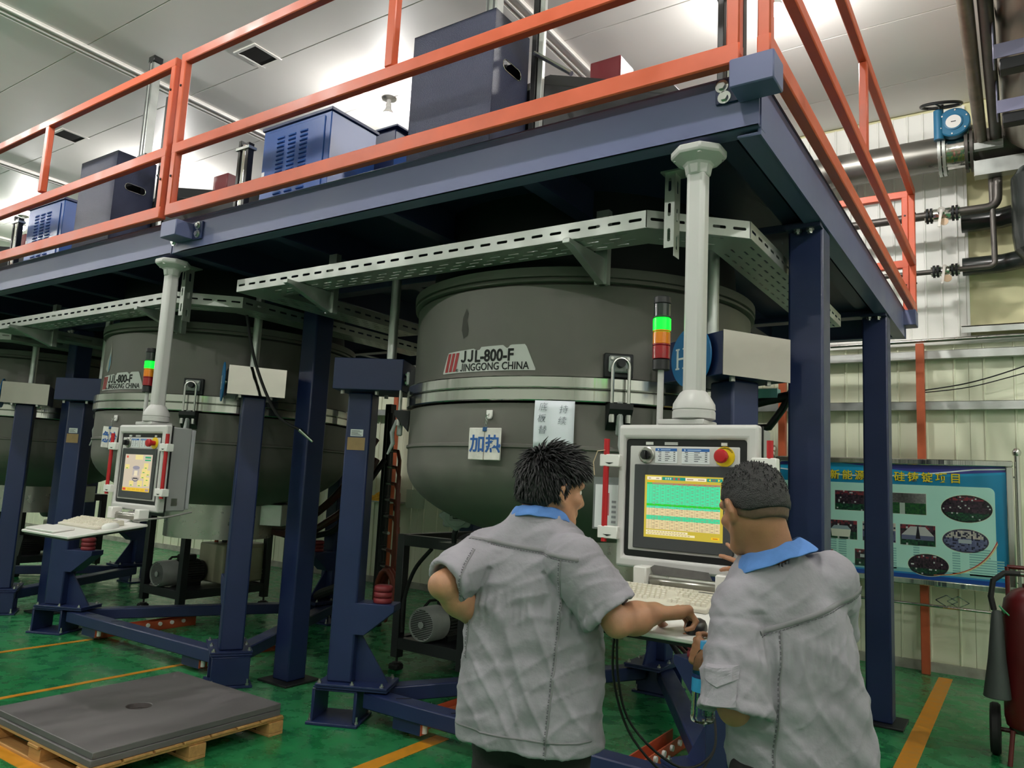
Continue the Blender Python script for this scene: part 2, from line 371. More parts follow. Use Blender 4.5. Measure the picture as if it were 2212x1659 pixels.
# railing panels: each a welded orange frame of its own
def rail_panel(p0, p1, label, mids, top_dz=(0, 0), group='orange railing panels of the mezzanine'):
    p0 = np.array([*p0, 0.]); p1 = np.array([*p1, 0.]); d = nrm(p1-p0); s = np.array([-d[1], d[0], 0])
    t = thing('railing_panel', label, 'railing', tuple((p0+p1)/2+(0, 0, 3.15)), group)
    S = .052; Z = (3.15, 3.575, 4.215)
    for nm, z, h, (a, b2) in (('bottom_rail', 3.15, .082, (0, 0)), ('middle_rail', 3.575, .072, top_dz), ('top_rail', 4.215, .066, top_dz)):
        MB().obox(p0-s*S/2+(0, 0, z+a), p1-p0+(0, 0, b2-a), s*S, (0, 0, h)).build(nm, M_ORANGE, t, bevel=.006)
    L = np.linalg.norm(p1-p0)
    for q in [0, L-.055]:
        MB().obox(p0+d*(q+.0015)-s*S*.48+(0, 0, 3.152), d*.052, s*S*.96, (0, 0, 1.127)).build('post', M_ORANGE, t, bevel=.006)
    for q in mids: MB().obox(p0+d*(q-.03)-s*S/2*.9+(0, 0, 3.65), d*.06, s*S*.9, (0, 0, .565)).build('post', M_ORANGE, t, bevel=.006)
    for q in (.028, L-.028):
        for z in (4.05, 3.42): MB().lathe([(.009, 0), (.007, .006), (0, .006)], tuple(p0+d*q-s*S/2+(0, 0, z)), tuple(-s), n=8).build('rivet', M_DARK, t)
    return t
RY = 2.655
rail_panel((-4.60, RY), (-.835, RY), 'orange railing panel along the front edge nearest the camera, right of the centre joint', [1.93])
rail_panel((-8.42, RY), (-4.662, RY), 'orange railing panel along the front edge, left of the joint above the middle column', [1.98], (-.05, 0))
rail_panel((-12.2, RY), (-8.48, RY), 'orange railing panel along the front edge, farthest left', [1.9])
rail_panel((-.745, RY-.03), (-.745, PB+.20), 'orange railing panel along the right-hand end of the platform', [2.15])
rail_panel((-4.5, PB+.225), (-.775, PB+.225), 'bright orange railing panel along the back edge before the white wall', [1.9])
MB
# ------------------------------------------------------------------ the ingot furnaces: one built, two copied
FC = np.array([-2.40, 4.31]); UNIT = 3.67
FR_, FF = 1.07, 1.112
def pol(r, deg, z=0.0, c=FC): a = math.radians(deg); return np.array([c[0]+r*math.cos(a), c[1]+r*math.sin(a), z])
furn = thing('furnace', 'grey crucible furnace nearest the camera with a blue and white two-character sign hung on it', 'furnace', (FC[0], FC[1], 1.1), 'round grey furnaces under the platform')
dome = [(1.085*math.sin(t), 1.62-.44*math.cos(t)) for t in np.linspace(0.02, PI/2, 16)]
c0 = (FC[0], FC[1], 0)
MB().lathe(dome+[(1.085, 1.955)], c0, n=96, caps=False).build('lower_chamber', M_FURN, furn)
MB().lathe([(1.086, 1.718), (1.096, 1.724), (1.096, 1.738), (1.086, 1.744)], c0, n=96, caps=False).build('weld_seam', M_FURN, furn)
for z0 in (1.966, 2.033):
    MB().lathe([(1.06, z0), (FF-.006, z0), (FF, z0+.006), (FF, z0+.057), (FF-.006, z0+.063), (1.06, z0+.063)], c0, n=128, caps=False).build('flange', M_STEEL, furn, ang=20)
MB().lathe([(1.085, 2.026), (1.098, 2.027), (1.098, 2.035), (1.085, 2.036)], c0, n=96, caps=False).build('gasket', M_RUBBER, furn)
MB().lathe([(FR_, 2.09), (FR_, 2.585), (FR_-.02, 2.60)], c0, n=96, caps=False).build('upper_chamber', M_FURN, furn)
MB().lathe([(FR_-.02, 2.60), (FR_+.022, 2.60), (FR_+.022, 2.612), (FR_+.004, 2.613), (FR_+.004, 2.625), (FR_+.026, 2.626), (FR_+.026, 2.675), (FR_-.01, 2.685), (.98, 2.70)], c0, n=96, caps=False).build('top_rim', M_FURN, furn)
MB().lathe([(.99, 2.69), (.97, 2.93), (.97, 3.3)], c0, n=72, caps=False).build('neck', M_DARK, furn)
b = MB()
for k in range(40): b.rbox(pol(FR_+.012, 9*k)[:2], .014, .075, 2.611, 2.619, math.radians(9*k))
MB().lathe([(.46, .93), (.46, 1.25)], c0, n=40).build('bottom_skirt', M_BRUSH, furn)
MB().rbox((FC[0]+.30, FC[1]+.25), .5, .42, 1.05, 1.24, .5).build('bottom_box', M_GALV, furn, bevel=.006)
lid = MB().lathe([(1.03, 3.16), (1.03, 3.74), (.92, 3.86), (.0, 3.88)], c0, n=8, a0=math.radians(22.5-8), a1=math.radians(22.5-8)+2*PI).build('lid_hood', M_DARK, furn, bevel=.006, ang=20)

# name plate, bent round the upper chamber
A0, A1, ZP = 253.3, 286.8, 2.128
def bend(co, x0=0.0, z0=0.0, lift=.006):
    a = np.radians(A0)+(co[:, 0]+x0)/FR_; r = FR_+lift+co[:, 2]
    return np.stack([FC[0]+r*np.cos(a), FC[1]+r*np.sin(a), ZP+z0+co[:, 1]], 1)
WP = math.radians(A1-A0)*FR_
top = [(.040, .118), (.17, .124), (.25, .128), (.258, .118), (.285, .118), (.297, .134), (.44, .138), (.45, .122), (.468, .122), (.478, .138), (.565, .140), (WP, .006)]
bot = [(0, 0)]+[(WP*k/20, .004*k/20) for k in range(1, 20)]
def strip(pts_top, pts_bot, lift):
    xs = np.linspace(.002, WP-.002, 60); yt = np.interp(xs, [0]+[p[0] for p in pts_top], [0]+[p[1] for p in pts_top]); yb = np.zeros_like(xs)
    co = np.concatenate([np.stack([xs, yb, 0*xs], 1), np.stack([xs, yt, 0*xs], 1)]); P = bend(co, lift=lift); n = len(xs)
    return MB().add(P, [(i, i+1, n+i+1, n+i) for i in range(n-1)])
npl = strip(top, bot, .004).build('name_plate', mat('plate_silver', (206, 206, 204), .5), furn)
def glyph_j(x, z, wd, cap, th):
    """a capital J standing on the line, as a bent stroke"""
    r = (wd-th)/2; mid = [(wd-th/2, cap), (wd-th/2, r+th/2)]+[(wd/2+r*math.cos(a), r+th/2+r*math.sin(a)) for a in np.linspace(0, -PI*.93, 9)[1:]]
    co = []
    for i, p in enumerate(mid):
        a, c = mid[max(i-1, 0)], mid[min(i+1, len(mid)-1)]; t = nrm([c[0]-a[0], c[1]-a[1]]); co += [(p[0]-t[1]*th/2, p[1]+t[0]*th/2, 0), (p[0]+t[1]*th/2, p[1]-t[0]*th/2, 0)]
    P = bend(np.array(co), x, z, .0065); MB().add(P, [(2*i, 2*i+1, 2*i+3, 2*i+2) for i in range(len(mid)-1)]).build('lettering', M_INK, npl)
glyph_j(.152, .054, .040, .066, .013); glyph_j(.203, .054, .040, .066, .013)
text('lettering', 'L-800-F', (0, 0, 0), (1, 0, 0), (0, 0, 1), .090, M_INK, npl, bold=.0026, sx=.88, wrap=lambda c: bend(c, .254, .054))
glyph_j(.150, .006, .022, .0435, .0065)
text('lettering', 'INGGONG CHINA', (0, 0, 0), (1, 0, 0), (0, 0, 1), .058, M_INK, npl, bold=.0008, sx=.86, wrap=lambda c: bend(c, .176, .006))
text('lettering', '\u00ae', (0, 0, 0), (1, 0, 0), (0, 0, 1), .026, M_INK, npl, wrap=lambda c: bend(c, .118, .004))
for k in range(3):
    x = .022+.034*k; q = np.array([(x, .008, 0), (x+.024, .008, 0), (x+.049, .112, 0), (x+.025, .112, 0)])
    MB().add(bend(q, lift=.006), [(0, 1, 2, 3)]).build('red_bar', mat('sticker_red', (168, 34, 40), .5), npl)

def clamp(deg):
    r = pol(1, deg)-pol(0, deg); t = np.array([-r[1], r[0], 0]); o = pol(FR_, deg)
    P = lambda a, b_, z: o+r*a+t*b_+np.array([0, 0, z])
    root = MB().obox(P(-.02, -.075, 2.10), r*.05, t*.15, (0, 0, .125)).build('clamp', M_DARK, furn, bevel=.004)
    MB().obox(P(.03, -.055, 2.125), r*.022, t*.11, (0, 0, .085)).build('plate', M_CAST, root, bevel=.006)
    for sx in (-1, 1):
        for z in (2.14, 2.195): MB().lathe([(.009, 0), (.009, .008), (0, .008)], P(.052, .042*sx, z), r, n=6).build('bolt_head', M_BOLT, root)
    pts = [P(.085, -.042, 1.90), P(.085, -.042, 2.15)]+[P(.085, .042*math.sin(a), 2.15+.042*math.cos(a)) for a in np.linspace(-PI/2, PI/2, 9)]+[P(.085, .042, 2.15), P(.085, .042, 1.90)]
    MB().tube(pts, .0085, 8).build('loop', M_BOLT, root)
    MB().cyl(P(.05, 0, 2.165), P(.10, 0, 2.165), .02, n=14).build('pin', M_DARK, root)
    MB().obox(P(.06, -.016, 1.80), r*.035, t*.032, (0, 0, .17)).build('lever', M_CAST, root, bevel=.008)
    b = MB()
    for sx in (-1, 1): b.cyl(P(.085, .042*sx, 1.865), P(.085, .042*sx, 1.905), .015, n=10); b.cyl(P(.085, .042*sx, 1.925), P(.085, .042*sx, 1.94), .013, n=6)
    b.build('nuts', M_BOLT, root)
    MB().prism([(0, 1.96), (.10, 1.96), (.10, 1.93), (.01, 1.83)], P(.015, -.06, 0), r, (0, 0, 1), t*.12).build('lower_bracket', M_DARK, root)
    pts = [P(.10, .0, 1.90), P(.125, .0, 1.82), P(.115, .0, 1.75), P(.145, .0, 1.68)]
    MB().tube(pts, [.010, .014, .014, .006], 8).build('handle', M_CAST, root)
for a in (-50.5, 70, 150, 218): clamp(a)

# ---- the blue three-legged frame around it
frame = thing('furnace_stand', 'navy three-legged stand round the furnace nearest the camera', 'frame', (FC[0], FC[1], 0), 'three-legged furnace stands')
LEGS = [((-3.64, 3.60), 27.0), ((-1.155, 3.62), 149.0), ((-2.385, 5.72), 270.0)]
M_DISC = mat('red_disc', (118, 34, 40), .55, var=.1, vs=10)
def leg(c, ang, disc_sign):
    a = math.radians(ang); iv = np.array([math.cos(a), math.sin(a), 0]); tv = np.array([-iv[1], iv[0], 0]); c = np.array([c[0], c[1], 0.])
    P = lambda i, t, z: c+iv*i+tv*t+np.array([0, 0, z])
    col = MB().obox(P(-.082, -.082, .245), iv*.164, tv*.164, (0, 0, 1.835)).build('leg', M_NAVY, frame, bevel=.012, seg=2)
    b = MB(); b.obox(P(-.17, -.155, 0), iv*.33, tv*.31, (0, 0, .018)); b.build('floor_plate', M_NAVY, frame, bevel=.003)
    b = MB(); b.obox(P(-.15, -.13, .018), iv*.02, tv*.26, (0, 0, .195)); b.obox(P(.12, -.13, .018), iv*.02, tv*.26, (0, 0, .195)); b.obox(P(-.15, -.13, .200), iv*.29, tv*.26, (0, 0, .014))
    b.build('base_box', M_NAVY, frame, bevel=.004)
    MB().obox(P(-.14, -.14, .2165), iv*.47, tv*.28, (0, 0, .014)).build('seat_plate', M_NAVY, frame, bevel=.002)
    MB().obox(P(-.13, -.145, .232), iv*.46, tv*.29, (0, 0, .014)).build('top_plate', M_NAVY, frame, bevel=.002)
    for i, t in ((-.11, .12), (-.11, -.12), (.10, -.12), (.10, .12), (.29, .12), (.29, -.12)):
        b = MB(); b.lathe([(.014, .246), (.014, .256), (0, .256)], P(i, t, 0), n=6); b.lathe([(.007, .256), (.007, .268), (0, .268)], P(i, t, 0), n=8); b.build('bolt', M_BOLT, frame)
    for i, t in ((-.155, .12), (-.155, -.12), (.145, -.12), (.145, .12)):
        b = MB(); b.lathe([(.013, .018), (.013, .03), (.007, .03), (.007, .06), (0, .06)], P(i, t, 0), n=8); b.build('bolt', M_BOLT, frame)
    MB().prism([(.082, .246), (.30, .246), (.082, .56)], P(0, -.008, 0), iv, (0, 0, 1), tv*.016).build('gusset', M_NAVY, frame)
    br = MB().prism([(.0, .735), (.285, .735), (.285, .695), (.10, .54), (.0, .54)], P(0.04, -.0825, 0), iv, (0, 0, 1), tv*.165).build('bracket', M_NAVY, frame, bevel=.003)
    for k in range(3):
        z = .7355+.037*k
        MB().lathe([(.056, z), (.060, z+.004), (.060, z+.026), (.056, z+.030), (.05, z+.036), (.0, z+.036)], P(.225, 0, 0), n=28).build('buffer_disc', M_DISC, br, ang=50)
    bx = MB().obox(P(-.15, -.20, 2.085), iv*.46, tv*.40, (0, 0, .205)).build('lift_gearbox', M_NAVY, frame, bevel=.004)
    b = MB()
    for i, t in ((-.11, -.11), (-.11, .11), (.12, -.11), (.12, .11)): b.lathe([(.014, 0), (.014, -.022), (0, -.022)], P(i, t, 2.085), n=8)
    b.build('bolts', M_BOLT, bx)['kind'] = 'stuff'
    MB().cyl(P(.17, 0, 2.29), P(.17, 0, 2.93), .032, n=20).build('lift_screw', M_GALV, frame)
    return P, bx, col
PA, bxA, colA = leg(*LEGS[0], 1); PBl, bxB, colB = leg(*LEGS[1], -1); PC, bxC, colC = leg(*LEGS[2], -1)
# polished cover and round sign on the right-hand gearbox
MB().obox(PBl(-.154, -.205, 2.082), (PBl(0, 0, 0)-PBl(.003, 0, 0)), PBl(0, .41, 0)-PBl(0, 0, 0), (0, 0, .211)).build('cover', mat('mirror_steel', (186, 182, 176), .06, metal=1, bump=.35, bs=4), bxB)
nv = PBl(0, 1, 0)-PBl(0, 0, 0)                       # faces 239 degrees
dctr = PBl(.05, .225, 2.185)
disc = MB().lathe([(.003, -.004), (.148, -.004), (.150, 0), (.148, .005), (0, .005)], dctr, nv, n=56).build('round_sign', mat('sign_blue', (20, 104, 160), .45), bxB)
MB().cyl(PBl(.05, .20, 2.185), PBl(.05, .222, 2.185), .02, n=12).build('spacer', M_BOLT, bxB)
txd = nrm(np.cross([0, 0, 1], nv)); fc = dctr+nv*.0056
for (a0, a1, b0, b1) in ((-.104, -.090, -.05, .05), (-.050, -.036, -.05, .05), (-.090, -.050, -.005, .005), (-.112, -.082, .044, .052), (-.112, -.082, -.052, -.044), (-.058, -.028, .044, .052), (-.058, -.028, -.052, -.044)):
    MB().obox(fc+txd*a0+np.array([0, 0, b0]), txd*(a1-a0), (0, 0, b1-b0), nv*.0008).build('letter_stroke', M_PAPER, disc)
ivB = nrm(PBl(-1, 0, 0)-PBl(0, 0, 0))
# beams of the frame
def fbeam(p, q, z0=.112, z1=.207, wd=.125):
    return MB().bar(np.array([p[0], p[1], (z0+z1)/2]), np.array([q[0], q[1], (z0+z1)/2]), wd, z1-z0).build('floor_beam', M_NAVY, frame, bevel=.008)
def at(P, i, t=0.0): q = P(i, t, 0); return (q[0], q[1])
ab = fbeam(at(PA, .20, -.06), at(PBl, .16, .06)); ac = fbeam(at(PA, .22, .07), at(PC, .14, -.08)); bc = fbeam(at(PBl, .14, -.06), at(PC, .10, .09))
for (p, q, s) in ((at(PA, .20, -.06), at(PBl, .16, .06), .16), (at(PA, .20, -.06), at(PBl, .16, .06), .86)):
    p = np.array([*p, 0]); q = np.array([*q, 0]); d = nrm(q-p); sd = np.array([-d[1], d[0], 0]); m = p+(q-p)*s
    MB().obox(m-d*.11-sd*.03+(0, 0, .035), d*.22, sd*.07, (0, 0, .072)).build('floor_box', M_NAVY, frame, bevel=.004)
    MB().cyl(m+d*.118+(0, 0, .05), m+d*.118+(0, 0, .098), .017, n=14).build('end_roller', M_WHITE, frame)
    MB().obox(m+d*.11-sd*.03+(0, 0, .04), d*.004, sd*.07, (0, 0, .062)).build('end_clip', M_ORANGE, frame)
b = MB()
for f_ in (.12, .32): q = np.array(at(PA, .20, -.06))*(1-f_)+np.array(at(PBl, .16, .06))*f_; b.rbox(q, .05, .012, .207, .209, .9); b.rbox(q+.03, .05, .012, .207, .209, .9)
b.build('bolt_marks', M_DARK, frame)['kind'] = 'stuff'
# roller rails on the floor inside the frame
def roller_rail(x, label):
    t = thing('roller_rail', label, 'rail', (x, 4.4, 0), 'orange roller rails under the furnaces')
    b = MB(); b.box(x-.05, x-.042, 3.72, 4.66, 0, .085); b.box(x+.042, x+.05, 3.72, 4.66, 0, .085); b.box(x-.05, x+.05, 3.72, 4.66, 0, .008); b.build('channel', mat('rail_red', (176, 78, 46), .5), t)
    r0 = None
    for k in range(7):
        if r0 is None: r0 = MB().cyl((x+.030, 3.80, .058), (x+.066, 3.80, .058), .018, n=12).build('roller', M_WHITE, t)
        else: child_copy(r0, t, (0, .12*k, 0))
    return t
rr = [roller_rail(-3.16, 'orange roller rail on the floor behind the near furnace leg, left side'), roller_rail(-1.80, 'orange roller rail on the floor between the two workers')]

# ---- slotted cable tray hung under the platform in front of the furnace
def slot_plate(o, ux, uy, L, H, cell, sl, sh, rows=1, margin=0.0, stagger=0.0):
    """sheet L by H with rounded slots cut right through it"""
    o, ux, uy = [np.asarray(q, float) for q in (o, ux, uy)]; b = MB(); Pt = lambda x, y: o+ux*x+uy*y
    n = max(1, int(round(L/cell))); cw = L/n; rh = (H-2*margin)/rows
    if margin:
        b.add([Pt(0, 0), Pt(L, 0), Pt(L, margin), Pt(0, margin)], [(0, 1, 2, 3)]); b.add([Pt(0, H-margin), Pt(L, H-margin), Pt(L, H), Pt(0, H)], [(0, 1, 2, 3)])
    for r in range(rows):
        off = stagger*cw if r % 2 else 0.0; y0 = margin+rh*r; y1 = y0+rh; cy = (y0+y1)/2
        xs = [(cw*k+off, cw*(k+1)+off) for k in range(n-(1 if off else 0))]
        if off: b.add([Pt(0, y0), Pt(off, y0), Pt(off, y1), Pt(0, y1)], [(0, 1, 2, 3)]); b.add([Pt(L-cw+off, y0), Pt(L, y0), Pt(L, y1), Pt(L-cw+off, y1)], [(0, 1, 2, 3)])
        for x0, x1 in xs:
            cx = (x0+x1)/2; a = sl/2; h = sh/2; e = h*.6
            inn = [(cx-a+e, cy-h), (cx+a-e, cy-h), (cx+a, cy-h+e), (cx+a, cy+h-e), (cx+a-e, cy+h), (cx-a+e, cy+h), (cx-a, cy+h-e), (cx-a, cy-h+e)]
            out = [(x0+cw*.12, y0), (x1-cw*.12, y0), (x1, y0+rh*.3), (x1, y1-rh*.3), (x1-cw*.12, y1), (x0+cw*.12, y1), (x0, y1-rh*.3), (x0, y0+rh*.3)]
            cor = [(x0, y0), (x1, y0), (x1, y1), (x0, y1)]
            vs = [Pt(*p) for p in inn+out+cor]; fs = [(8+i, 8+(i+1) % 8, (i+1) % 8, i) for i in range(8)]
            fs += [(8, 15, 16), (9, 17, 10), (11, 18, 12), (13, 19, 14)]
            b.add(vs, fs)
    return b
M_TRAY = mat('tray_zinc', (176, 180, 174), .40, metal=.75, var=.08, vs=8, rvar=.1)
def solid(o, t=.0025, flat=True):
    if flat: o.data.polygons.foreach_set('use_smooth', [False]*len(o.data.polygons))
    m = o.modifiers.new('thick', 'SOLIDIFY'); m.thickness = t; m.offset = 0; return o
tray = thing('cable_tray', 'slotted zinc cable tray hung under the platform round the furnace nearest the camera', 'tray', (FC[0], 3.4, 2.70), 'slotted cable trays under the platform')
Z0, HT = 2.70, .08
def run(pts_out, width, names=True):
    """bottom plates and both lips along a bent centre line; pts_out = outer edge, inside lies to the left of travel"""
    pts = [np.array(p, float) for p in pts_out]; n = len(pts)
    D = [nrm(pts[i+1]-pts[i]) for i in range(n-1)]; Nn = [np.array([-d[1], d[0]]) for d in D]
    inner = []
    for i in range(n):
        if i == 0: inner.append(pts[0]+Nn[0]*width)
        elif i == n-1: inner.append(pts[-1]+Nn[-1]*width)
        else:
            m = nrm(Nn[i-1]+Nn[i]); inner.append(pts[i]+m*width/np.dot(m, Nn[i]))
    for i in range(n-1):
        p, q = pts[i], pts[i+1]; L = np.linalg.norm(q-p); ux = np.array([*D[i], 0])
        solid(slot_plate((*p, Z0), ux, (0, 0, 1), L-.004, HT, .105, .064, .014).build('side_lip', M_TRAY, tray))
        a, c = inner[i], inner[i+1]; L2 = np.linalg.norm(c-a)
        solid(slot_plate((*a, Z0), ux, (0, 0, 1), max(.05, L2-.004), HT, .105, .064, .014).build('side_lip', M_TRAY, tray))
        # bottom: slotted rectangle over the common length, plain ends
        s0 = max(0, np.dot(a-p, D[i])); s1 = min(L, np.dot(c-p, D[i])); iv = np.array([*Nn[i], 0])
        if s1-s0 > .12:
            solid(slot_plate(np.array([*p, Z0])+ux*s0, ux, iv, s1-s0, width, .115, .062, .011, rows=4, margin=.012, stagger=.5).build('tray_bottom', M_TRAY, tray))
        b = MB(); A = np.array([*p, Z0]); Bq = np.array([*q, Z0]); a3 = np.array([*a, Z0]); c3 = np.array([*c, Z0])
        if s0 > 1e-4: solid(MB().add([A, A+ux*s0, a3], [(0, 1, 2)]).build('tray_corner', M_TRAY, tray))
        if L-s1 > 1e-4: solid(MB().add([A+ux*s1, Bq, c3], [(0, 1, 2)]).build('tray_corner', M_TRAY, tray))
run([(-4.30, 4.6), (-4.28, 3.0), (-1.36, 3.0), (-1.00, 3.34), (-1.00, 5.4)], .21)
def shelf_bracket(x, y0):
    MB().prism([(0, 2.695), (.40, 2.695), (.40, 2.56), (.36, 2.56), (.05, 2.665), (0, 2.672)], (x-.02, y0, 0), (0, 1, 0), (0, 0, 1), (.04, 0, 0)).build('support_arm', M_GALV, tray, bevel=.002)
    MB().box(x-.035, x+.035, y0+.36, y0+.40, 2.56, 2.95).build('hanger', M_GALV, tray)
shelf_bracket(-3.67, 2.90); shelf_bracket(-1.75, 2.96)
solid(slot_plate((-1.285, 3.02, 2.60), (0, 0, 1), (1, 0, 0), .345, .046, .112, .060, .014).build('hanger', M_TRAY, tray))
solid(slot_plate((-1.239, 3.022, 2.56), (0, 0, 1), (0, 1, 0), .385, .06, .112, .060, .016).build('hanger', M_TRAY, tray))
MB().box(-1.30, -1.17, 3.0, 3.10, 2.94, 2.948).build('hanger_foot', M_TRAY, tray)

# ---- hung sign, note, labels (things of their own)
def hang_sign(dx, chars, label, tilt=0.0, tear=False):
    a = 274.0; c = FC+np.array([dx, 0]); r = pol(1, a, c=c)-pol(0, a, c=c); t = np.array([-r[1], r[0], 0]); o = pol(1.11, a, c=c)
    o = np.array([o[0], o[1], 0])
    th = thing('hanging_sign', label, 'sign', tuple(o+(0, 0, 1.66)))
    P = lambda x, z, d=0.0: o+t*x+r*d+np.array([0, 0, z])
    up_ = np.array([t[2]*0, 0, 1.0]); W2, H2 = .098, .168
    ux = nrm(t*math.cos(tilt)+np.array([0, 0, math.sin(tilt)])); uy = np.cross(r, ux)
    q = P(0, 1.735, .012)
    bd = MB().obox(q-ux*W2-uy*H2/2, ux*2*W2, uy*H2, r*.010).build('board', mat('worn_card', (204, 200, 194), .6, var=.16, vs=22), th, bevel=.003)
    MB().obox(q-ux*.003-uy*H2/2+r*.0104, ux*.004, uy*H2, r*.0008).build('crease', mat('crease_brown', (120, 108, 96), .8), bd)  # thin darker strip down the middle of the card
    text('lettering', chars, q-ux*.090-uy*.034+r*.0112, ux, uy, .095, M_BLUEINK, bd, bold=.0022)
    MB().obox(P(-.012, 1.80, .010), t*.024, r*.018, (0, 0, .022)).build('clip', mat('clip_blue', (20, 70, 120), .4), th, bevel=.002)
    b = MB()
    for k in range(3): b.tube([P(.007*math.cos(s), 1.832+.011*math.sin(s)+.02*k, .012+.004*math.sin(s+k)) for s in np.linspace(0, 2*PI, 11)], .0018, 6)
    b.build('chain', M_BOLT, th)
    MB().prism([(-.018, 1.915), (.018, 1.915), (.018, 1.885), (.010, 1.868), (-.010, 1.868), (-.018, 1.885)], P(0, 0, -.022), t, (0, 0, 1), r*.012).build('hook_plate', M_WHITE, th, bevel=.002)
    MB().tube([P(0, 1.895, -.01), P(0, 1.882, .002), P(0, 1.878, .012), P(0, 1.888, .018)], .003, 8).build('hook', M_BOLT, th)
    return th
hang_sign(0, '\u52a0\u70ed', 'worn white card lettered in blue hanging from a hook on the nearest furnace')
hang_sign(-UNIT, '\u6025\u51b7', 'white card lettered in blue, tilted, hanging on the second furnace beside its console', math.radians(-3))

def paper_note():
    a = 293.0; c = FC; r = pol(1, a)-pol(0, a); t = np.array([-r[1], r[0], 0]); o = pol(1.116, a); o = np.array([o[0], o[1], 0])
    th = thing('paper_note', 'white handwritten paper note stuck to the steel flange above the left worker', 'paper', tuple(o+(0, 0, 1.72)))
    b = MB(); n = 6; H = .245; W = .205
    pts = [o+t*(W*(i/n-.5))+r*(.010*math.sin(j*.5)+.004)+np.array([0, 0, 1.965-H*j/6]) for j in range(7) for i in range(n+1)]
    b.add(pts, [(j*7+i, (j+1)*7+i, (j+1)*7+i+1, j*7+i+1) for j in range(6) for i in range(n)])
    sh = solid(b.build('sheet', mat('note_paper', (222, 226, 234), .75), th), .0006, False)
    M_PEN = mat('pen_ink', (84, 90, 100), .8)
    for col, x, z in (('\u5e95\u677f\u66ff', -.085, 1.915), ('\u6301\u7eed', .02, 1.905)):
        for k, ch in enumerate(col): text('handwriting', ch, o+t*(x+.003*(-1)**k)+r*.0165+np.array([0, 0, z-.058*k]), t, (0, 0, 1), .046, M_PEN, th, bold=-.0007, shear=.14)
paper_note()
def leg_label(dx, who):
    q = lambda x, z: PA(0, -.0825, z)+np.array([dx, 0, 0])+(PA(1, 0, 0)-PA(0, 0, 0))*x
    iv = PA(1, 0, 0)-PA(0, 0, 0); n = -(PA(0, 1, 0)-PA(0, 0, 0))
    for nm, x0, wd, z0, hh, m, lab, cat in (('paper_label', -.045, .085, 1.79, .045, M_PAPER, 'small white printed label on the navy frame leg of the '+who, 'label'),
                                  ('tape_patch', -.062, .118, 1.70, .082, mat('brown_tape', (158, 128, 88), .35, var=.08, vs=20), 'tan tape patch below the white label on the frame leg of the '+who, 'tape')):
        p = q(x0, z0)+n*.0006; o = MB().obox(p, iv*wd, (0, 0, hh), n*.0008).build(nm, m, None, origin=p); tag(o, lab, cat)
        if nm == 'paper_label':
            sh = [(R4(.006, .006+.007*k, .075-.012*(k % 3), .009+.007*k), (60, 62, 70)) for k in range(5)]
            art('print', sh, p+n*.0011, iv, (0, 0, 1), art_mat('print_ink'), o)
leg_label(0, 'nearest furnace'); leg_label(-UNIT, 'second furnace')
# ------------------------------------------------------------------ vacuum pump rack behind each furnace leg
M_RACK = mat('rack_black', (24, 26, 30), .42, var=.1, vs=5)
M_PUMP = mat('pump_beige', (150, 150, 126), .5, var=.08, vs=5)
rack = thing('pump_rack', 'black steel pump rack with grey fan motor behind the nearest furnace leg', 'rack', (-3.9, 5.3, 0), 'black pump racks')
X0, X1, Y0, Y1, RT = -4.285, -3.545, 4.74, 5.86, 1.075
for x in (X0, X1-.075):
    for y in (Y0, Y1-.075):
        L_ = MB().box(x, x+.075, y, y+.075, .10, RT).build('leg', M_RACK, rack, bevel=.004)
        b = MB(); b.lathe([(.01, .10), (.01, .06), (.035, .06), (.035, .05), (.0, .05)], (x+.04, y+.04, 0), n=12); b.build('levelling_foot', M_DARK, L_)
        MB().box(x-.01, x+.085, y-.01, y+.085, 0, .05).build('caster_pad', M_RUBBER, L_, bevel=.012)
for (x0, x1, y0, y1, z) in ((X0, X1, Y0, Y0+.07, RT-.09), (X0, X1, Y1-.07, Y1, RT-.09), (X0, X0+.07, Y0, Y1, RT-.09), (X1-.07, X1, Y0, Y1, RT-.09), (X0, X1, Y0, Y0+.07, .17), (X0, X1, Y1-.07, Y1, .17), (X0, X0+.07, Y0, Y1, .17), (X1-.07, X1, Y0, Y1, .17)):
    MB().box(x0+.002, x1-.002, y0+.002, y1-.002, z, z+.088).build('rail', M_RACK, rack, bevel=.003)
MB().box(X0+.03, X1-.03, Y0+.05, Y1-.05, .232, .246).build('mount_plate', M_RACK, rack)
mc = np.array([-3.965, 0, .392])
mo = MB().lathe([(.118, .20), (.118, .50), (.10, .52)], (mc[0], Y0, mc[2]), (0, 1, 0), n=40, caps=True).build('motor', M_DARK, rack)
MB().lathe([(.0, .012), (.118, .012), (.124, .0), (.134, .03), (.137, .10), (.137, .20), (.120, .21)], (mc[0], Y0-.02, mc[2]), (0, 1, 0), n=40, caps=False).build('fan_cover', M_CAST, mo)
b = MB()
for k in range(-8, 9):
    z = .0135*k; w_ = math.sqrt(max(0, .112**2-z*z)); b.box(mc[0]-w_, mc[0]+w_, Y0-.012, Y0-.0075, mc[2]+z-.0035, mc[2]+z+.0035)
b.build('grille_slot', M_BLACK, mo)['kind'] = 'stuff'
MB().lathe([(.0, 0), (.028, 0), (.028, .008)], (mc[0], Y0-.022, mc[2]), (0, 1, 0), n=8).build('hub_cap', M_CAST, mo)
b = MB()
for k in range(30):
    a = 2*PI*k/30; b.obox((mc[0]+.115*math.cos(a)-.002, Y0+.20, mc[2]+.115*math.sin(a)-.002), (.022*math.cos(a)-.004*math.sin(a)*0, 0, .022*math.sin(a)), (0, .26, 0), (-.004*math.sin(a), 0, .004*math.cos(a)))
b.build('cooling_fins', mat('motor_fins', (78, 80, 78), .5, metal=.3), mo)['kind'] = 'stuff'
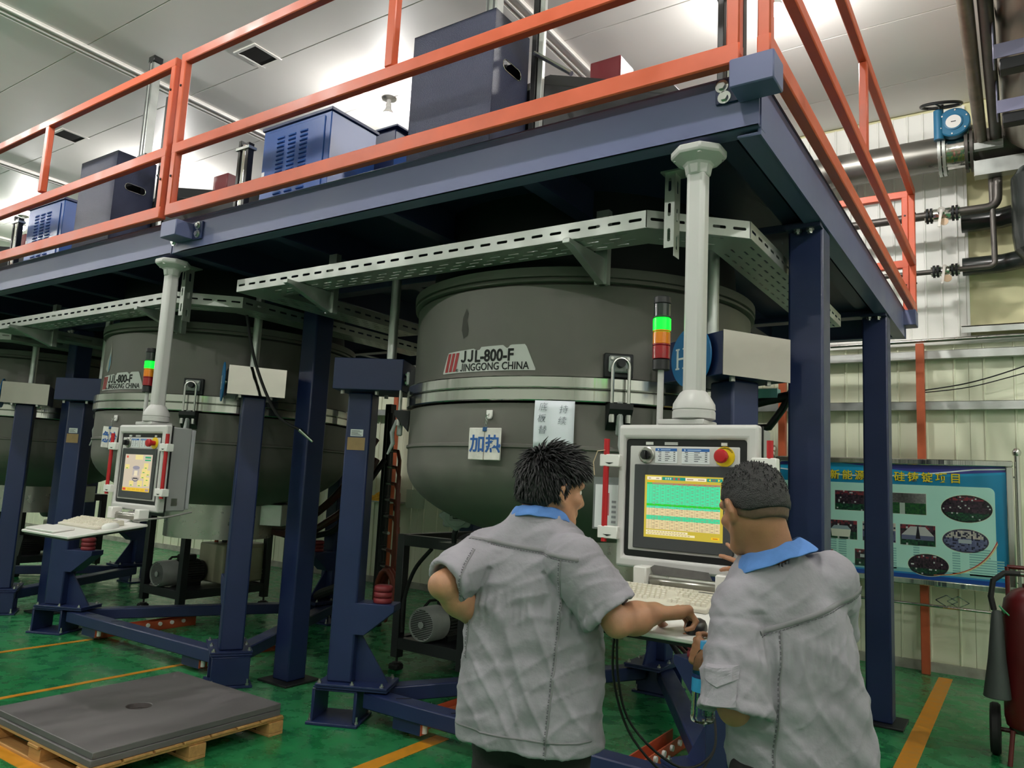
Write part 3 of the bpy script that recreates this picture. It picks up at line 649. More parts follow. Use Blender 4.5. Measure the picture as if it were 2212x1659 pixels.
MB().box(mc[0]-.07, mc[0]+.07, Y0+.24, Y0+.40, mc[2]+.12, mc[2]+.19).build('terminal_box', M_DARK, mo, bevel=.012)
MB().tube([(mc[0]-.05, Y0+.30, mc[2]+.16), (mc[0]-.12, Y0+.22, mc[2]+.15), (mc[0]-.17, Y0+.14, mc[2]+.04)], .012, 8).build('motor_cable', M_RUBBER, mo)
MB().box(mc[0]-.09, mc[0]+.09, Y0+.22, Y0+.46, .246, mc[2]-.10).build('motor_foot', M_DARK, mo)
pb = MB().box(-4.05, -3.60, Y0+.52, Y1-.02, .28, .70).build('pump_body', M_PUMP, rack, bevel=.02, seg=2)
for z in (.36, .40): MB().box(-3.598, -3.588, Y0+.56, Y1-.06, z, z+.012).build('rib', M_PUMP, pb, bevel=.002)
MB().box(-3.60, -3.588, Y0+.58, Y1-.10, .44, .655).build('side_cover', M_PUMP, pb, bevel=.006)
b = MB(); b.box(-3.602, -3.595, Y0+.72, Y0+.86, .29, .34); b.build('sight_glass', M_BLACK, pb)
for x in (-3.95, -3.72): MB().cyl((x, Y0+.66, .70), (x, Y0+.66, .735), .022, n=12).build('filler_cap', mat('cap_orange', (190, 84, 40), .5), pb)
bl = MB().lathe([(.0, -.02), (.10, 0), (.175, .02), (.185, .10), (.185, .34), (.12, .40), (.09, .44), (.0, .44)], (-3.88, Y0+.42, .92), (0, 1, 0), n=32).build('blower', M_DARK, rack)
MB().cyl((-3.88, Y0+.74, .70), (-3.88, Y0+.74, .80), .05, n=16).build('pump_neck', M_DARK, rack)
# actuator head on the rack top, under the near furnace only
act = thing('valve_actuator', 'cast grey lobed valve actuator on the black rack under the near furnace', 'valve', (-3.43, 4.46, 1.10))
ac = np.array([-3.42, 4.40, 1.28]); uxa = nrm([.83, .56, 0]); na = nrm([.56, -.83, 0])
pf = [(.118*(1+.10*math.cos(8*t))*math.cos(t), .098*(1+.10*math.cos(8*t))*math.sin(t)) for t in np.linspace(0, 2*PI, 65)[:-1]]
MB().prism(pf, ac+na*.03, uxa, (0, 0, 1), -na*.10).build('cover', M_CAST, act, bevel=.01, seg=2)
MB().prism(ell(0, 0, .082, .078, 32), ac+na*.045, uxa, (0, 0, 1), -na*.02).build('front_boss', M_CAST, act, bevel=.004)
MB().prism(R4(-.05, -.035, .05, .04), ac+na*.051, uxa, (0, 0, 1), -na*.01).build('window_frame', mat('cast_light', (150, 152, 150), .45), act, bevel=.008)
art('gauge_face', [(R4(-.026, -.02, .034, .028), (16, 17, 18, 0)), (R4(-.022, -.012, .016, .014), (120, 124, 110, 1)), ([(-.048, .0), (-.036, .0), (-.042, .016)], (30, 30, 30, 1))], ac+na*.0515, uxa, (0, 0, 1), art_mat('print_ink'), act)
MB().cyl(ac+uxa*.05-na*.07, ac+uxa*.20-na*.02+np.array([0, 0, .0]), .055, n=24).build('body', M_CAST, act)
MB().cyl(ac+uxa*.18+(0, 0, .02), ac+uxa*.30+(0, 0, .05), .028, n=16).build('conduit_gland', M_STEEL, act)
MB().tube([ac-(0, 0, .09), ac-(0, 0, .14)-uxa*.01, ac-(0, 0, .20)-uxa*.01], [.02, .022, .018], 12).build('stem', M_DARK, act)
MB().box(ac[0]-.12, ac[0]+.16, 4.36, 4.80, 1.063, 1.085).build('mount_bar', M_RACK, act)
# ------------------------------------------------------------------ operator consoles hung from the platform
M_BEZEL = mat('bezel_dark', (58, 60, 62), .5)
def console(second=False):
    dx = -UNIT if second else 0.0; V = lambda x, y, z: np.array([x+dx, y, z])
    lab = ('grey operator console on a hanging pole before the second furnace, its screen pale beige' if second else
           'grey operator console hung on a pole before the two workers, green table on its screen')
    t = thing('control_console', lab, 'console', tuple(V(-1.05, 2.80, 1.15)), 'operator consoles hung on poles')
    bx = lambda m, *a: m.box(a[0]+dx, a[1]+dx, *a[2:])
    ex, ey = [1, 0, 0], [0, 0, 1]
    # hanging pole
    fl_ = MB().lathe([(.05, 2.80), (.058, 2.845), (.112, 2.875), (.112, 2.905), (0, 2.905)], V(-1.05, 2.80, 0), n=8, a0=.39, a1=.39+2*PI).build('ceiling_flange', M_GREY2, t, bevel=.006)
    for k in range(8):
        if k % 2 == 0: MB().lathe([(.010, 0), (.010, -.012), (0, -.012)], V(-1.05+.09*math.cos(.39+PI/4*k), 2.80+.09*math.sin(.39+PI/4*k), 2.876), n=6).build('bolt', M_BOLT, fl_)
    MB().box(-1.088+dx, -1.012+dx, 2.762, 2.838, 1.88, 2.86).build('pole', M_GREY2, t, bevel=.018, seg=3)
    MB().lathe([(.050, 1.925), (.060, 1.915), (.080, 1.875), (.082, 1.855), (.079, 1.853), (.079, 1.850), (.082, 1.848), (.082, 1.825), (.06, 1.815)], V(-1.05, 2.80, 0), n=40, ang=0) if False else \
        MB().lathe([(.044, 1.93), (.054, 1.922), (.080, 1.878), (.082, 1.857), (.079, 1.855), (.079, 1.851), (.082, 1.849), (.082, 1.822), (.06, 1.815)], V(-1.05, 2.80, 0), n=40).build('swivel_joint', M_GREY2, t)
    bx(MB(), -1.17, -.985, 2.73, 2.88, 1.795, 1.816).build('top_plate', M_GREY2, t, bevel=.004)
    # housing and front frame
    bx(MB(), -1.315, -.785, 2.757, 2.90, 1.255, 1.783).build('housing', mat('housing_grey', (150, 150, 150), .45), t, bevel=.006)
    bx(MB(), -1.318, -.772, 2.752, 2.762, 1.25, 1.79).build('seal', M_RUBBER, t)
    bx(MB(), -1.30, -.795, 2.908, 2.935, 1.265, 1.775).build('rear_door', mat('door_grey', (166, 166, 170), .4), t, bevel=.004)
    bx(MB(), -.784, -.781, 2.80, 2.84, 1.29, 1.335).build('cam_lock', M_BRUSH, t)
    x0, x1, z0, z1, i0, i1, j0, j1 = -1.322, -.777, 1.245, 1.793, -1.294, -.82, 1.288, 1.738
    b = MB(); F = lambda x, z, y: V(x, y, z)
    O = [F(x0, z0, 2.712), F(x1, z0, 2.712), F(x1, z1, 2.712), F(x0, z1, 2.712)]; I = [F(i0, j0, 2.712), F(i1, j0, 2.712), F(i1, j1, 2.712), F(i0, j1, 2.712)]
    Bk = [p+[0, .042, 0] for p in O]; Ib = [p+[0, .018, 0] for p in I]
    b.add(O+I+Bk+Ib, [(k, (k+1) % 4, 4+(k+1) % 4, 4+k) for k in range(4)]+[(8+k, 8+(k+1) % 4, (k+1) % 4, k) for k in range(4)]+[(4+k, 4+(k+1) % 4, 12+(k+1) % 4, 12+k) for k in range(4)])
    b.build('front_frame', M_GREY, t, bevel=.012, seg=3)
    bx(MB(), i0-.002, i1+.002, 2.728, 2.752, j0-.002, j1+.002).build('recess', M_BLACK, t)
    bx(MB(), -1.276, -.846, 2.722, 2.732, 1.312, 1.711).build('panel', M_GREY, t, bevel=.003)
    # display: sloping dark bezel round the picture
    a0, a1, c0_, c1 = -1.252, -.862, 1.322, 1.640; s0, s1, q0, q1 = -1.208, -.902, 1.366, 1.600
    if second: s0, s1, q0, q1 = -1.213, -.899, 1.365, 1.601
    b = MB(); A_ = [F(a0, c0_, 2.712), F(a1, c0_, 2.712), F(a1, c1, 2.712), F(a0, c1, 2.712)]; S_ = [F(s0, q0, 2.7165), F(s1, q0, 2.7165), F(s1, q1, 2.7165), F(s0, q1, 2.7165)]
    A2 = [p+[0, .012, 0] for p in A_]
    b.add(A_+S_+A2, [(k, (k+1) % 4, 4+(k+1) % 4, 4+k) for k in range(4)]+[(8+k, 8+(k+1) % 4, (k+1) % 4, k) for k in range(4)]+[(4, 5, 6, 7)])
    scr = b.build('display', M_BEZEL, t, bevel=.003)
    W, H = s1-s0, q1-q0; so = V(s0, 2.7158, q0); sh = []; U = lambda x0, y0, x1, y1, c: sh.append((R4(x0*W, y0*H, x1*W, y1*H), c))
    if not second:
        U(0, 0, 1, 1, (206, 184, 62, 0)); U(.03, .925, .22, .975, (250, 240, 205, 1)); U(.23, .925, .53, .975, (22, 150, 132, 1)); U(.53, .925, .79, .975, (250, 240, 205, 1)); U(.80, .925, .99, .975, (22, 150, 132, 1))
        U(.05, .94, .08, .955, (170, 150, 140, 2)); U(.15, .94, .19, .955, (170, 150, 140, 2)); U(.55, .94, .63, .957, (180, 150, 130, 2)); U(.69, .94, .77, .957, (180, 150, 130, 2))
        for k in range(3): U(.27+.03*k, .935, .288+.03*k, .965, (180, 220, 210, 2))
        U(.37, .935, .40, .965, (200, 90, 70, 2)); U(.43, .935, .46, .965, (200, 90, 70, 2)); U(.86, .935, .91, .965, (120, 110, 100, 2))
        sh.append(([(.845*W, .93*H), (.845*W, .97*H), (.82*W, .95*H)], (250, 230, 40, 2))); sh.append(([(.935*W, .93*H), (.935*W, .97*H), (.965*W, .95*H)], (250, 230, 40, 2)))
        U(.04, .885, .13, .912, (240, 180, 20, 1)); U(.03, .135, .965, .88, (238, 214, 160, 1))
        U(.03, .85, .965, .88, (170, 140, 110, 2))
        for k in range(9): sh.append(([( (.37+.065*k)*W, .85*H), ((.40+.065*k)*W, .85*H), ((.392+.065*k)*W, .875*H), ((.378+.065*k)*W, .875*H)], (200, 110, 90, 3)))
        U(.03, .855, .10, .88, (40, 200, 90, 3)); U(.03, .53, .965, .85, (78, 232, 168, 2)); U(.03, .505, .965, .54, (24, 214, 28, 3)); U(.03, .47, .965, .505, (78, 232, 180, 2))
        U(.03, .285, .965, .355, (70, 222, 160, 2))
        for k in range(29): U(.03, .14+.0255*k, .965, .1415+.0255*k, (120, 150, 110, 4))
        for k, x in enumerate((.065, .10, .14, .21, .28, .34, .40, .46, .53, .59, .655, .72, .785, .845, .90)): U(x, .135, x+.0022, .85, (110, 140, 110, 4))
        for r in range(28):
            for k, x in enumerate((.105, .15, .22, .29, .35, .41, .47, .54, .60, .665, .73, .79, .85, .91)):
                if (r*7+k*3) % 5 < 3: U(x+.006, .148+.0255*r, x+.036, .156+.0255*r, (130, 150, 120, 4) if r > 12 else (170, 140, 110, 4))
        U(.03, .085, .57, .118, (250, 238, 190, 1)); U(.03, .045, .66, .078, (250, 238, 190, 1)); U(.86, .035, .96, .075, (250, 200, 30, 1)); U(.88, .047, .94, .062, (200, 120, 30, 2))
        for k in range(14): U(.05+.036*k, .095, .075+.036*k, .106, (190, 160, 110, 2)); U(.05+.04*k, .056, .08+.04*k, .067, (190, 160, 110, 2))
    else:
        U(0, 0, 1, 1, (212, 196, 172, 0)); U(0, 0, 1, .10, (238, 196, 60, 1)); U(.02, .02, .13, .08, (214, 60, 50, 2)); U(.85, .02, .97, .08, (170, 150, 150, 2))
        for k in range(4): U(.2+.16*k, .025, .33+.16*k, .075, (226, 180, 40, 2))
        U(.38, .86, .66, .99, (240, 224, 150, 1)); U(.05, .90, .12, .96, (210, 90, 70, 1)); U(.74, .90, .95, .95, (50, 160, 110, 1)); U(.74, .83, .95, .87, (60, 170, 120, 1))
        for (x, y, w_, h_) in ((.03, .60, .16, .12), (.72, .62, .16, .15), (.66, .50, .2, .12), (.82, .44, .14, .14), (.64, .36, .2, .13), (.24, .14, .16, .14), (.54, .14, .18, .16), (.76, .16, .2, .2), (.8, .30, .16, .10)):
            U(x, y, x+w_, y+h_, (240, 220, 140, 1)); U(x+.04, y+.01, x+.11, y+.03, (60, 170, 60, 2))
        sh.append((ell(.45*W, .36*H, .13*W, .10*H), (120, 116, 130, 1))); sh.append((ell(.45*W, .385*H, .12*W, .09*H), (212, 196, 172, 2)))
        U(.33, .36, .57, .64, (190, 180, 176, 2)); sh.append((ell(.45*W, .64*H, .13*W, .05*H), (150, 146, 160, 3))); U(.39, .42, .51, .56, (240, 226, 190, 3)); U(.36, .33, .54, .37, (70, 66, 76, 3))
    art('screen_picture', sh, so, ex, ey, art_mat('lit_screen', emit=.92, rough=.25), scr, step=.00012)
    # switches and labels on the panel
    kx, kz = -1.205, 1.676
    k_ = MB().lathe([(.0, 0), (.032, 0), (.032, .006), (.028, .009), (0, .009)], V(kx, 2.722, kz), (0, -1, 0), n=32).build('rotary_switch', M_BRUSH, t)
    MB().lathe([(.018, .009), (.018, .024), (0, .024)], V(kx, 2.722, kz), (0, -1, 0), n=24).build('knob_base', M_BLACK, k_)
    bx(MB(), kx-.007, kx+.007, 2.684, 2.70, kz-.017, kz+.017).build('knob', M_BLACK, k_, bevel=.003)
    e_ = MB().lathe([(.0, 0), (.037, 0), (.037, .004), (0, .004)], V(-.900, 2.722, kz), (0, -1, 0), n=36).build('emergency_stop', mat('warning_yellow', (222, 190, 20), .45), t)
    MB().lathe([(.015, .004), (.017, .030), (.024, .034), (.0255, .048), (.020, .055), (0, .057)], V(-.900, 2.722, kz), (0, -1, 0), n=28).build('stop_button', M_RED, e_)
    if not second: text('lettering', 'EMERGENCY', (0, 0, 0), ex, ey, .0085, M_INK, e_, wrap=lambda co: np.stack([(-.900+dx)+.029*np.sin((co[:, 0]-.026)/.029+.35), np.full(len(co), 2.7172), kz+.029*np.cos((co[:, 0]-.026)/.029+.35)], 1)+np.stack([co[:, 1]*np.sin((co[:, 0]-.026)/.029+.35), -co[:, 2], co[:, 1]*np.cos((co[:, 0]-.026)/.029+.35)], 1))
    for (lx0, lx1) in ((-1.170, -1.083), (-1.064, -.957)):
        w_, h_ = lx1-lx0, .056; l_ = bx(MB(), lx0, lx1, 2.7205, 2.722, 1.647, 1.647+h_).build('panel_label', M_PAPER, t)
        sh = [(R4(0, h_-.011, w_, h_), (40, 96, 168, 0)), ([(.01, h_-.009), (.016, h_-.0055), (.01, h_-.002)], (230, 240, 250, 1)), (R4(.022, h_-.007, w_*.7, h_-.004), (180, 205, 235, 1))]
        for k in range(5): sh += [(R4(.004, .006+.008*k, w_-.004, .0066+.008*k), (130, 134, 140, 0)), (R4(.012+.004*(k % 2), .008+.008*k, .024, .0115+.008*k), (110, 112, 120, 0)), (R4(w_*.45, .008+.008*k, w_*(.6+.06*(k % 3)), .011+.008*k), (110, 112, 120, 0)), (R4(w_*.84, .008+.008*k, w_*.92, .0115+.008*k), (90, 92, 100, 0))]
        art('print', sh, V(lx0, 2.7202, 1.647), ex, ey, art_mat('print_ink'), l_)
    for (tx0, tx1, m_) in ((-1.212, -1.182, M_WHITE), (-1.135, -1.082, M_GREY2), (-.915, -.893, M_WHITE)): bx(MB(), tx0, tx1, 2.7245, 2.728, 1.716, 1.727).build('tag', m_, t)
    # red grab rods in grey clamps
    for sx, nm in ((-1.368, 'L'), (-.733, 'R')):
        MB().cyl(V(sx, 2.70, 1.335), V(sx, 2.70, 1.735), .0115, n=16).build('grab_rod', M_RED, t)
        for z in (1.65, 1.372):
            e = 1 if nm == 'L' else -1
            x_a, x_b = sorted((sx-.024*e, sx+.062*e)); cl = bx(MB(), x_a, x_b, 2.688, 2.735, z-.024, z+.024).build('rod_clamp', M_WHITE, t, bevel=.003)
            xm = (x_a+x_b)/2; MB().prism([(-.018, 0), (.018, 0), (0, -.007)], V(xm, 2.6865, z-.008), (1, 0, 0), (0, 0, 1), (0, .002, 0)).build('clamp_mark', M_DARK, cl)
    # signal tower
    st = MB().cyl(V(-1.19, 2.80, 1.79), V(-1.19, 2.80, 2.03), .0125, n=18).build('signal_tower', M_GREY2, t)
    for nm, za, zb, rr_, m_ in (('tower_base', 2.018, 2.062, .034, M_BLACK), ('red_lens', 2.062, 2.118, .0355, mat('lens_red', (140, 20, 28), .18, coat=.5)), ('orange_lens', 2.122, 2.174, .0355, mat('lens_orange', (214, 120, 12), .18, coat=.5)),
                              ('green_lens', 2.178, 2.230, .0358, mat('lens_green_lit', (6, 226, 40), .2, emit=2.6)), ('clear_lens', 2.234, 2.290, .034, mat('lens_smoke', (34, 40, 38), .1, coat=.6)), ('tower_cap', 2.290, 2.318, .0345, M_BLACK)):
        MB().lathe([(rr_-.003, za), (rr_, za+.002), (rr_, zb-.004), (rr_-.004, zb), (0, zb)], V(-1.19, 2.80, 0), n=32).build(nm, m_, st)
        if 'lens' in nm: MB().lathe([(rr_-.001, zb-.001), (rr_+.0012, zb), (rr_+.0012, zb+.004), (rr_-.001, zb+.005)], V(-1.19, 2.80, 0), n=32, caps=False).build('lens_ring', {'red_lens': MATS['lens_red'], 'orange_lens': MATS['lens_orange']}.get(nm, M_DARK), st)
    # hinge and keyboard tray below
    for sx in (-1.185, -.875):
        bx(MB(), sx-.026, sx+.026, 2.635, 2.705, 1.19, 1.262).build('hinge_block', M_WHITE, t, bevel=.005)
    bx(MB(), -1.158, -.902, 2.655, 2.70, 1.187, 1.222).build('hinge_bar', M_BRUSH, t, bevel=.006)
    MB().cyl(V(-1.158, 2.672, 1.223), V(-.902, 2.672, 1.223), .012, n=14).build('hinge_tube', M_BRUSH, t)
    sl = (1.178-1.118)/.47; T0 = V(-1.328, 2.66, 1.163); uy = nrm([0, -1, -sl]); nz = nrm(np.cross([1, 0, 0], -uy))
    tray_o = MB().obox(T0, (.556, 0, 0), uy*.47, nz*.016).build('keyboard_tray', M_WHITE, t, bevel=.004)
    MB().obox(T0+[.02, 0, 0]+uy*.02-nz*.012, (.516, 0, 0), uy*.44, nz*.012).build('tray_underside', M_DARK, tray_o)
    MB().bar(V(-1.05, 2.74, 1.23), V(-1.05, 2.60, 1.15), .16, .02).build('tray_arm', M_GREY2, t)
    return t, T0, uy, nz
con1, T0a, uya, nza = console(False); con2, T0b, uyb, nzb = console(True)

def keyboard(T0, uy, nz, x0, y0, label):
    """beige keyboard lying on the sloping tray: case, then every key"""
    ux = np.array([1.0, 0, 0]); o = T0+ux*x0+uy*(y0)+nz*.0165
    th = thing('keyboard', label, 'keyboard', tuple(o), 'beige keyboards on the console trays')
    L, D = .452, .172; M_KB = mat('beige_plastic', (206, 200, 184), .5, var=.04, vs=12); M_KEY = mat('key_plastic', (218, 212, 196), .45)
    MB().prism([(0, 0), (D, 0), (D, .014), (D*.72, .019), (.02, .034), (0, .030)], o, uy, nz, ux*L).build('case', M_KB, th, bevel=.003)
    sl = (.034-.016)/(D-.02); ky = nrm(uy-nz*sl*.95); kn = np.cross(ux, -ky); kn = nrm(kn)
    src = None; P0 = 0.0187
    rows = [(.030, [.016]+[.050+.0187*k for k in range(4)]+[.135+.0187*k for k in range(4)]+[.220+.0187*k for k in range(4)]+[.306+.0187*k for k in range(3)])]
    for r in range(5): rows.append((.056+.0192*r, [.012+P0*k+(.006*r if 0 < r < 4 else 0) for k in range(14 if r < 4 else 12)]+([.306+P0*k for k in range(3)] if r in (0, 1, 4) else [.325] if r == 3 else [])+[.369+P0*k for k in range(4)]))
    for yy, xs in rows:
        for xx in xs:
            q = o+ux*xx+uy*yy+nz*(.0345-sl*(yy-.02)-.003)
            if src is None:
                b = MB(); B_ = [q, q+ux*.0165, q+ux*.0165+ky*.0165, q+ky*.0165]; T_ = [q+ux*.003+ky*.002+kn*.009, q+ux*.0135+ky*.002+kn*.009, q+ux*.0135+ky*.0125+kn*.009, q+ux*.003+ky*.0125+kn*.009]
                b.add(B_+T_, [(4, 5, 6, 7), (0, 1, 5, 4), (1, 2, 6, 5), (2, 3, 7, 6), (3, 0, 4, 7)]); src = b.build('key', M_KEY, th); q0 = q
            else: child_copy(src, th, tuple(q-q0))
    MB().obox(o+ux*.375+uy*.028+nz*.0325, ux*.06, uy*.006, nz*.0008).build('status_strip', M_BEZEL, th)
    return th, o
keyboard(T0a, uya, nza, .012, .035, 'beige keyboard under the hands of the left worker')
keyboard(T0b, uyb, nzb, .02, .10, 'beige keyboard on the tray of the second console with nobody at it')
def mouse(T0, uy, nz, x0, y0, m, label):
    o = T0+np.array([x0, 0, 0])+uy*y0+nz*.0165; ux = np.array([1., 0, 0]); b = MB(); n = 14; vs = []
    prof = [(1.0, 0), (1.0, .35), (.86, .7), (.55, .93), (.0, 1.0)]
    for s, h in prof:
        for k in range(n): a = 2*PI*k/n; vs.append(o+ux*.030*s*math.cos(a)+uy*.052*s*math.sin(a)+nz*.034*h)
    b.add(vs, [(i*n+k, i*n+(k+1) % n, (i+1)*n+(k+1) % n, (i+1)*n+k) for i in range(4) for k in range(n)]+[tuple(range(n))[::-1]])
    t = b.build('mouse', m, None, origin=tuple(o), ang=60); tag(t, label, 'mouse'); return o
MOUSE = mouse(T0a, uya, nza, .495, .385, mat('mouse_black', (24, 24, 26), .4), 'black mouse under the right hand of the left worker')
mouse(T0b, uyb, nzb, .50, .20, M_WHITE, 'white mouse on the tray of the second console')
b = MB(); q = T0b+uyb*.335+nzb*.018+np.array([.03, 0, 0]); b.obox(q, (.33, 0, 0), uyb*.125, nzb*.012)
o = b.build('wrist_tray', M_WHITE, None, bevel=.003, origin=tuple(q)); tag(o, 'thin white pull-out tray in front of the second keyboard', 'tray')
# dark plate wedged behind the hinge of the near console, papers in a sleeve beside it
o = MB().prism([(-1.160, 1.258), (-1.145, 1.268), (-.94, 1.262), (-.918, 1.222), (-1.14, 1.222)], (0, 2.682, 0), (1, 0, 0), (0, 0, 1), (0, -.006, 0)).build('clipboard', mat('worn_grey_plate', (96, 94, 92), .6, var=.2, vs=25), None, origin=(-1.05, 2.68, 1.22)); tag(o, 'worn dark clipboard stuck behind the keyboard hinge of the near console', 'clipboard')
t = thing('paper_sleeve', 'plastic sleeve of papers hanging behind the left red rod of the near console', 'folder', (-1.41, 2.79, 1.38))
MB().box(-1.465, -1.345, 2.785, 2.789, 1.375, 1.585).build('sleeve', mat('sleeve_grey', (120, 124, 124), .3), t)
pg = MB().box(-1.455, -1.352, 2.7825, 2.785, 1.382, 1.555).build('sheet', M_PAPER, t)
art('print', [(R4(.045+.012*k, .05, .052+.012*k, .14), (190, 90, 100)) for k in range(2)]+[(R4(.075, .02+.02*k, .095, .03+.02*k), (150, 150, 156)) for k in range(5)], (-1.455, 2.7823, 1.382), (1, 0, 0), (0, 0, 1), art_mat('print_ink'), pg)
o = MB().tube([(-1.37, 2.69, 1.69), (-1.395, 2.675, 1.685), (-1.412, 2.675, 1.64), (-1.408, 2.68, 1.59)], .0022, 6).build('cable', mat('beige_wire', (190, 170, 140), .5), None, origin=(-1.40, 2.68, 1.6)); tag(o, 'thin beige wire looped round the left red rod of the near console', 'cable')
# ------------------------------------------------------------------ second and third units: copies
for n, (dx, who) in enumerate(((-UNIT, 'second furnace, left of the nearest one'), (-2*UNIT, 'third furnace at the left edge'))):
    f = copy_tree(furn, (dx, 0, 0), label=('grey crucible furnace behind the second console, torn blue sticker above its name plate', 'grey furnace cut off by the left edge of the picture')[n])
    copy_tree(frame, (dx, 0, 0), label='navy three-legged stand round the '+who)
    copy_tree(tray, (dx, 0, 0), label='slotted zinc cable tray at the '+who)
    copy_tree(rack, (dx, 0, 0), label='black pump rack with beige pump behind the '+who)
    if n == 0:
        copy_tree(rr[0], (dx, 0, 0), label='orange roller rail on the floor under the second furnace, left of the two')
        copy_tree(rr[1], (dx, 0, 0), label='orange roller rail on the floor under the second furnace, right of the two')
        M_T = mat('sticker_blue', (70, 124, 160), .5); M_T2 = mat('sticker_rest', (160, 158, 148), .6)
        for (pts, m_, l_) in (([(0, 0), (.03, .01), (.06, .06), (.05, .13), (.045, .20), (.035, .25), (.02, .17), (-.03, .09), (-.05, .03)], M_T2, .002), ([(.012, 0), (.035, .02), (.05, .09), (.035, .16), (.02, .10)], M_T, .003)):
            q = np.array([(x, y, 0) for x, y in pts]); P = bend(q, .10, .15, l_+.001); P[:, 0] += dx
            MB().add(P, [tuple(range(len(pts)))]).build('torn_sticker', m_, f)
# marks on the near furnace wall: a dull scuffed patch
q = np.array([(x, y, 0) for x, y in [(0, 0), (.03, .015), (.035, .05), (.02, .10), (.03, .14), (.012, .17), (-.012, .12), (-.018, .05)]])
MB().add(bend(q, .16, .19, .0015), [tuple(range(8))]).build('scuff_mark', mat('scuff', (66, 64, 60), .7), furn)

# ---- hoses and manifolds between the units
mf = thing('water_manifold', 'black water manifold with a row of taps and brown hoses behind the near frame leg', 'manifold', (-5.55, 5.9, 0))
mx, my = -5.60, 5.95
MB().box(mx-.05, mx+.03, my-.03, my+.05, 0, 2.3).build('stand', M_DARK, mf)
MB().cyl((mx+.06, my-.06, .25), (mx+.06, my-.06, 2.2), .030, n=14).build('header_pipe', M_DARK, mf)
hz = [1.80-.168*k for k in range(9)]
for k, z in enumerate(hz):
    tp = MB().cyl((mx+.06, my-.06, z), (mx+.20, my-.12, z), .016, n=10).build('tap', M_BRUSH, mf)
    MB().box(mx+.09, mx+.13, my-.12, my-.06, z+.01, z+.035).build('tap_lever', M_DARK, tp)
    if k in (0, 1, 2, 3, 4, 6, 7):
        e = .10+.05*(k % 3)
        pts = [(mx+.20, my-.12, z), (mx+.28, my-.15, z-.005), (mx+.33+.01*k, my-.17, z-.10), (mx+.34+.012*k, my-.18, max(.35, z-.45)), (mx+.32+.02*k, my-.16, .30+.03*k), (mx+.24, my-.12, .10+.02*k), (mx+.1, my+.02, .06+.015*k)]
        MB().tube(pts, .019, 10).build('hose', M_HOSE, mf)
for k in range(3):
    o_ = np.array([mx+.42, my-.20-.05*k, .36]); pts = [o_+np.array([-.12*math.cos(s)-.05, 0, .26*math.sin(s)]) for s in np.linspace(-.9, PI*1.05, 12)]
    MB().tube(pts, .028, 10).build('hose', M_HOSE, mf)
def hose(pts, r, m, name, label, cat='hose', group=None):
    P = [np.array(p, float) for p in pts]; out = []
    for i in range(len(P)-1):
        p0, p1, p2, p3 = P[max(i-1, 0)], P[i], P[i+1], P[min(i+2, len(P)-1)]
        for s in np.linspace(0, 1, 7)[:-1]: out.append(.5*((2*p1)+(-p0+p2)*s+(2*p0-5*p1+4*p2-p3)*s*s+(-p0+3*p1-3*p2+p3)*s**3))
    out.append(P[-1]); o = MB().tube(out, r, 10).build(name, m, None, origin=tuple(P[0])); tag(o, label, cat, group); return o
M_DRED = mat('dark_red_hose', (70, 24, 20), .45)
G = 'hoses between the units'
hose([(-7.2, 5.2, 1.05), (-6.6, 5.2, .98), (-6.1, 5.2, 1.0), (-5.75, 5.2, 1.17), (-5.45, 5.25, 1.45), (-5.35, 5.5, 1.9)], .038, M_DRED, 'hose', 'dark red hose sagging right of the second furnace, upper one', group=G)
hose([(-7.2, 5.35, .98), (-6.6, 5.35, .90), (-6.1, 5.3, .91), (-5.75, 5.3, 1.05), (-5.5, 5.35, 1.25), (-5.42, 5.6, 1.7)], .038, M_DRED, 'hose', 'dark red hose sagging right of the second furnace, lower one', group=G)
hose([(-6.9, 5.5, .9), (-6.4, 5.5, .84), (-6.0, 5.4, .90), (-5.7, 5.4, 1.0), (-5.55, 5.5, 1.3), (-5.5, 5.8, 1.7)], .030, M_RUBBER, 'hose', 'black hose under the two dark red ones right of the second furnace', group=G)
hose([(-5.2, 5.2, .55), (-5.6, 5.3, .42), (-6.0, 5.5, .30), (-6.4, 5.7, .12)], .045, M_RUBBER, 'hose', 'thick black hose running down to the floor behind the middle column', group=G)
hose([(-3.95, 4.78, .98), (-4.10, 4.76, .80), (-4.19, 4.76, .55), (-4.20, 4.77, .30)], .016, M_RUBBER, 'cable', 'black cable hanging inside the near pump rack', 'cable')
for k, (r_, m_, dx_, lab) in enumerate(((.020, M_RUBBER, 0, 'thick black hose bending below the left end of the near keyboard tray'), (.015, M_DRED, .09, 'brown hose hanging below the near keyboard tray'), (.013, M_RUBBER, .16, 'rightmost black hose hanging below the near keyboard tray'))):
    hose([(-1.62+dx_, 4.55, 1.02), (-1.66+dx_, 4.50, .80-.05*k), (-1.74+dx_, 4.70, .52), (-1.95+dx_, 5.1, .40), (-2.2+dx_*.5, 5.5, .42)], r_, m_, 'hose', lab)
for k in range(2):
    hose([(-1.26, 2.62, 1.12), (-1.28-.02*k, 2.68, .85), (-1.24, 2.74, .66-.04*k), (-1.10, 2.86, .52-.05*k), (-1.02, 3.0, .56), (-1.06, 3.1, .70)], .005, M_RUBBER, 'cable', ('thin black cable looping below the left end of the near keyboard tray', 'second thin black cable looping lower below the near keyboard tray')[k], 'cable')
hose([(-4.47, 2.62, 1.19), (-4.50, 2.60, 1.20), (-4.38, 2.70, 1.22), (-4.30, 2.85, 1.26)], .006, mat('cable_grey', (120, 118, 114), .5), 'cable', 'grey mouse cable of the second console', 'cable')
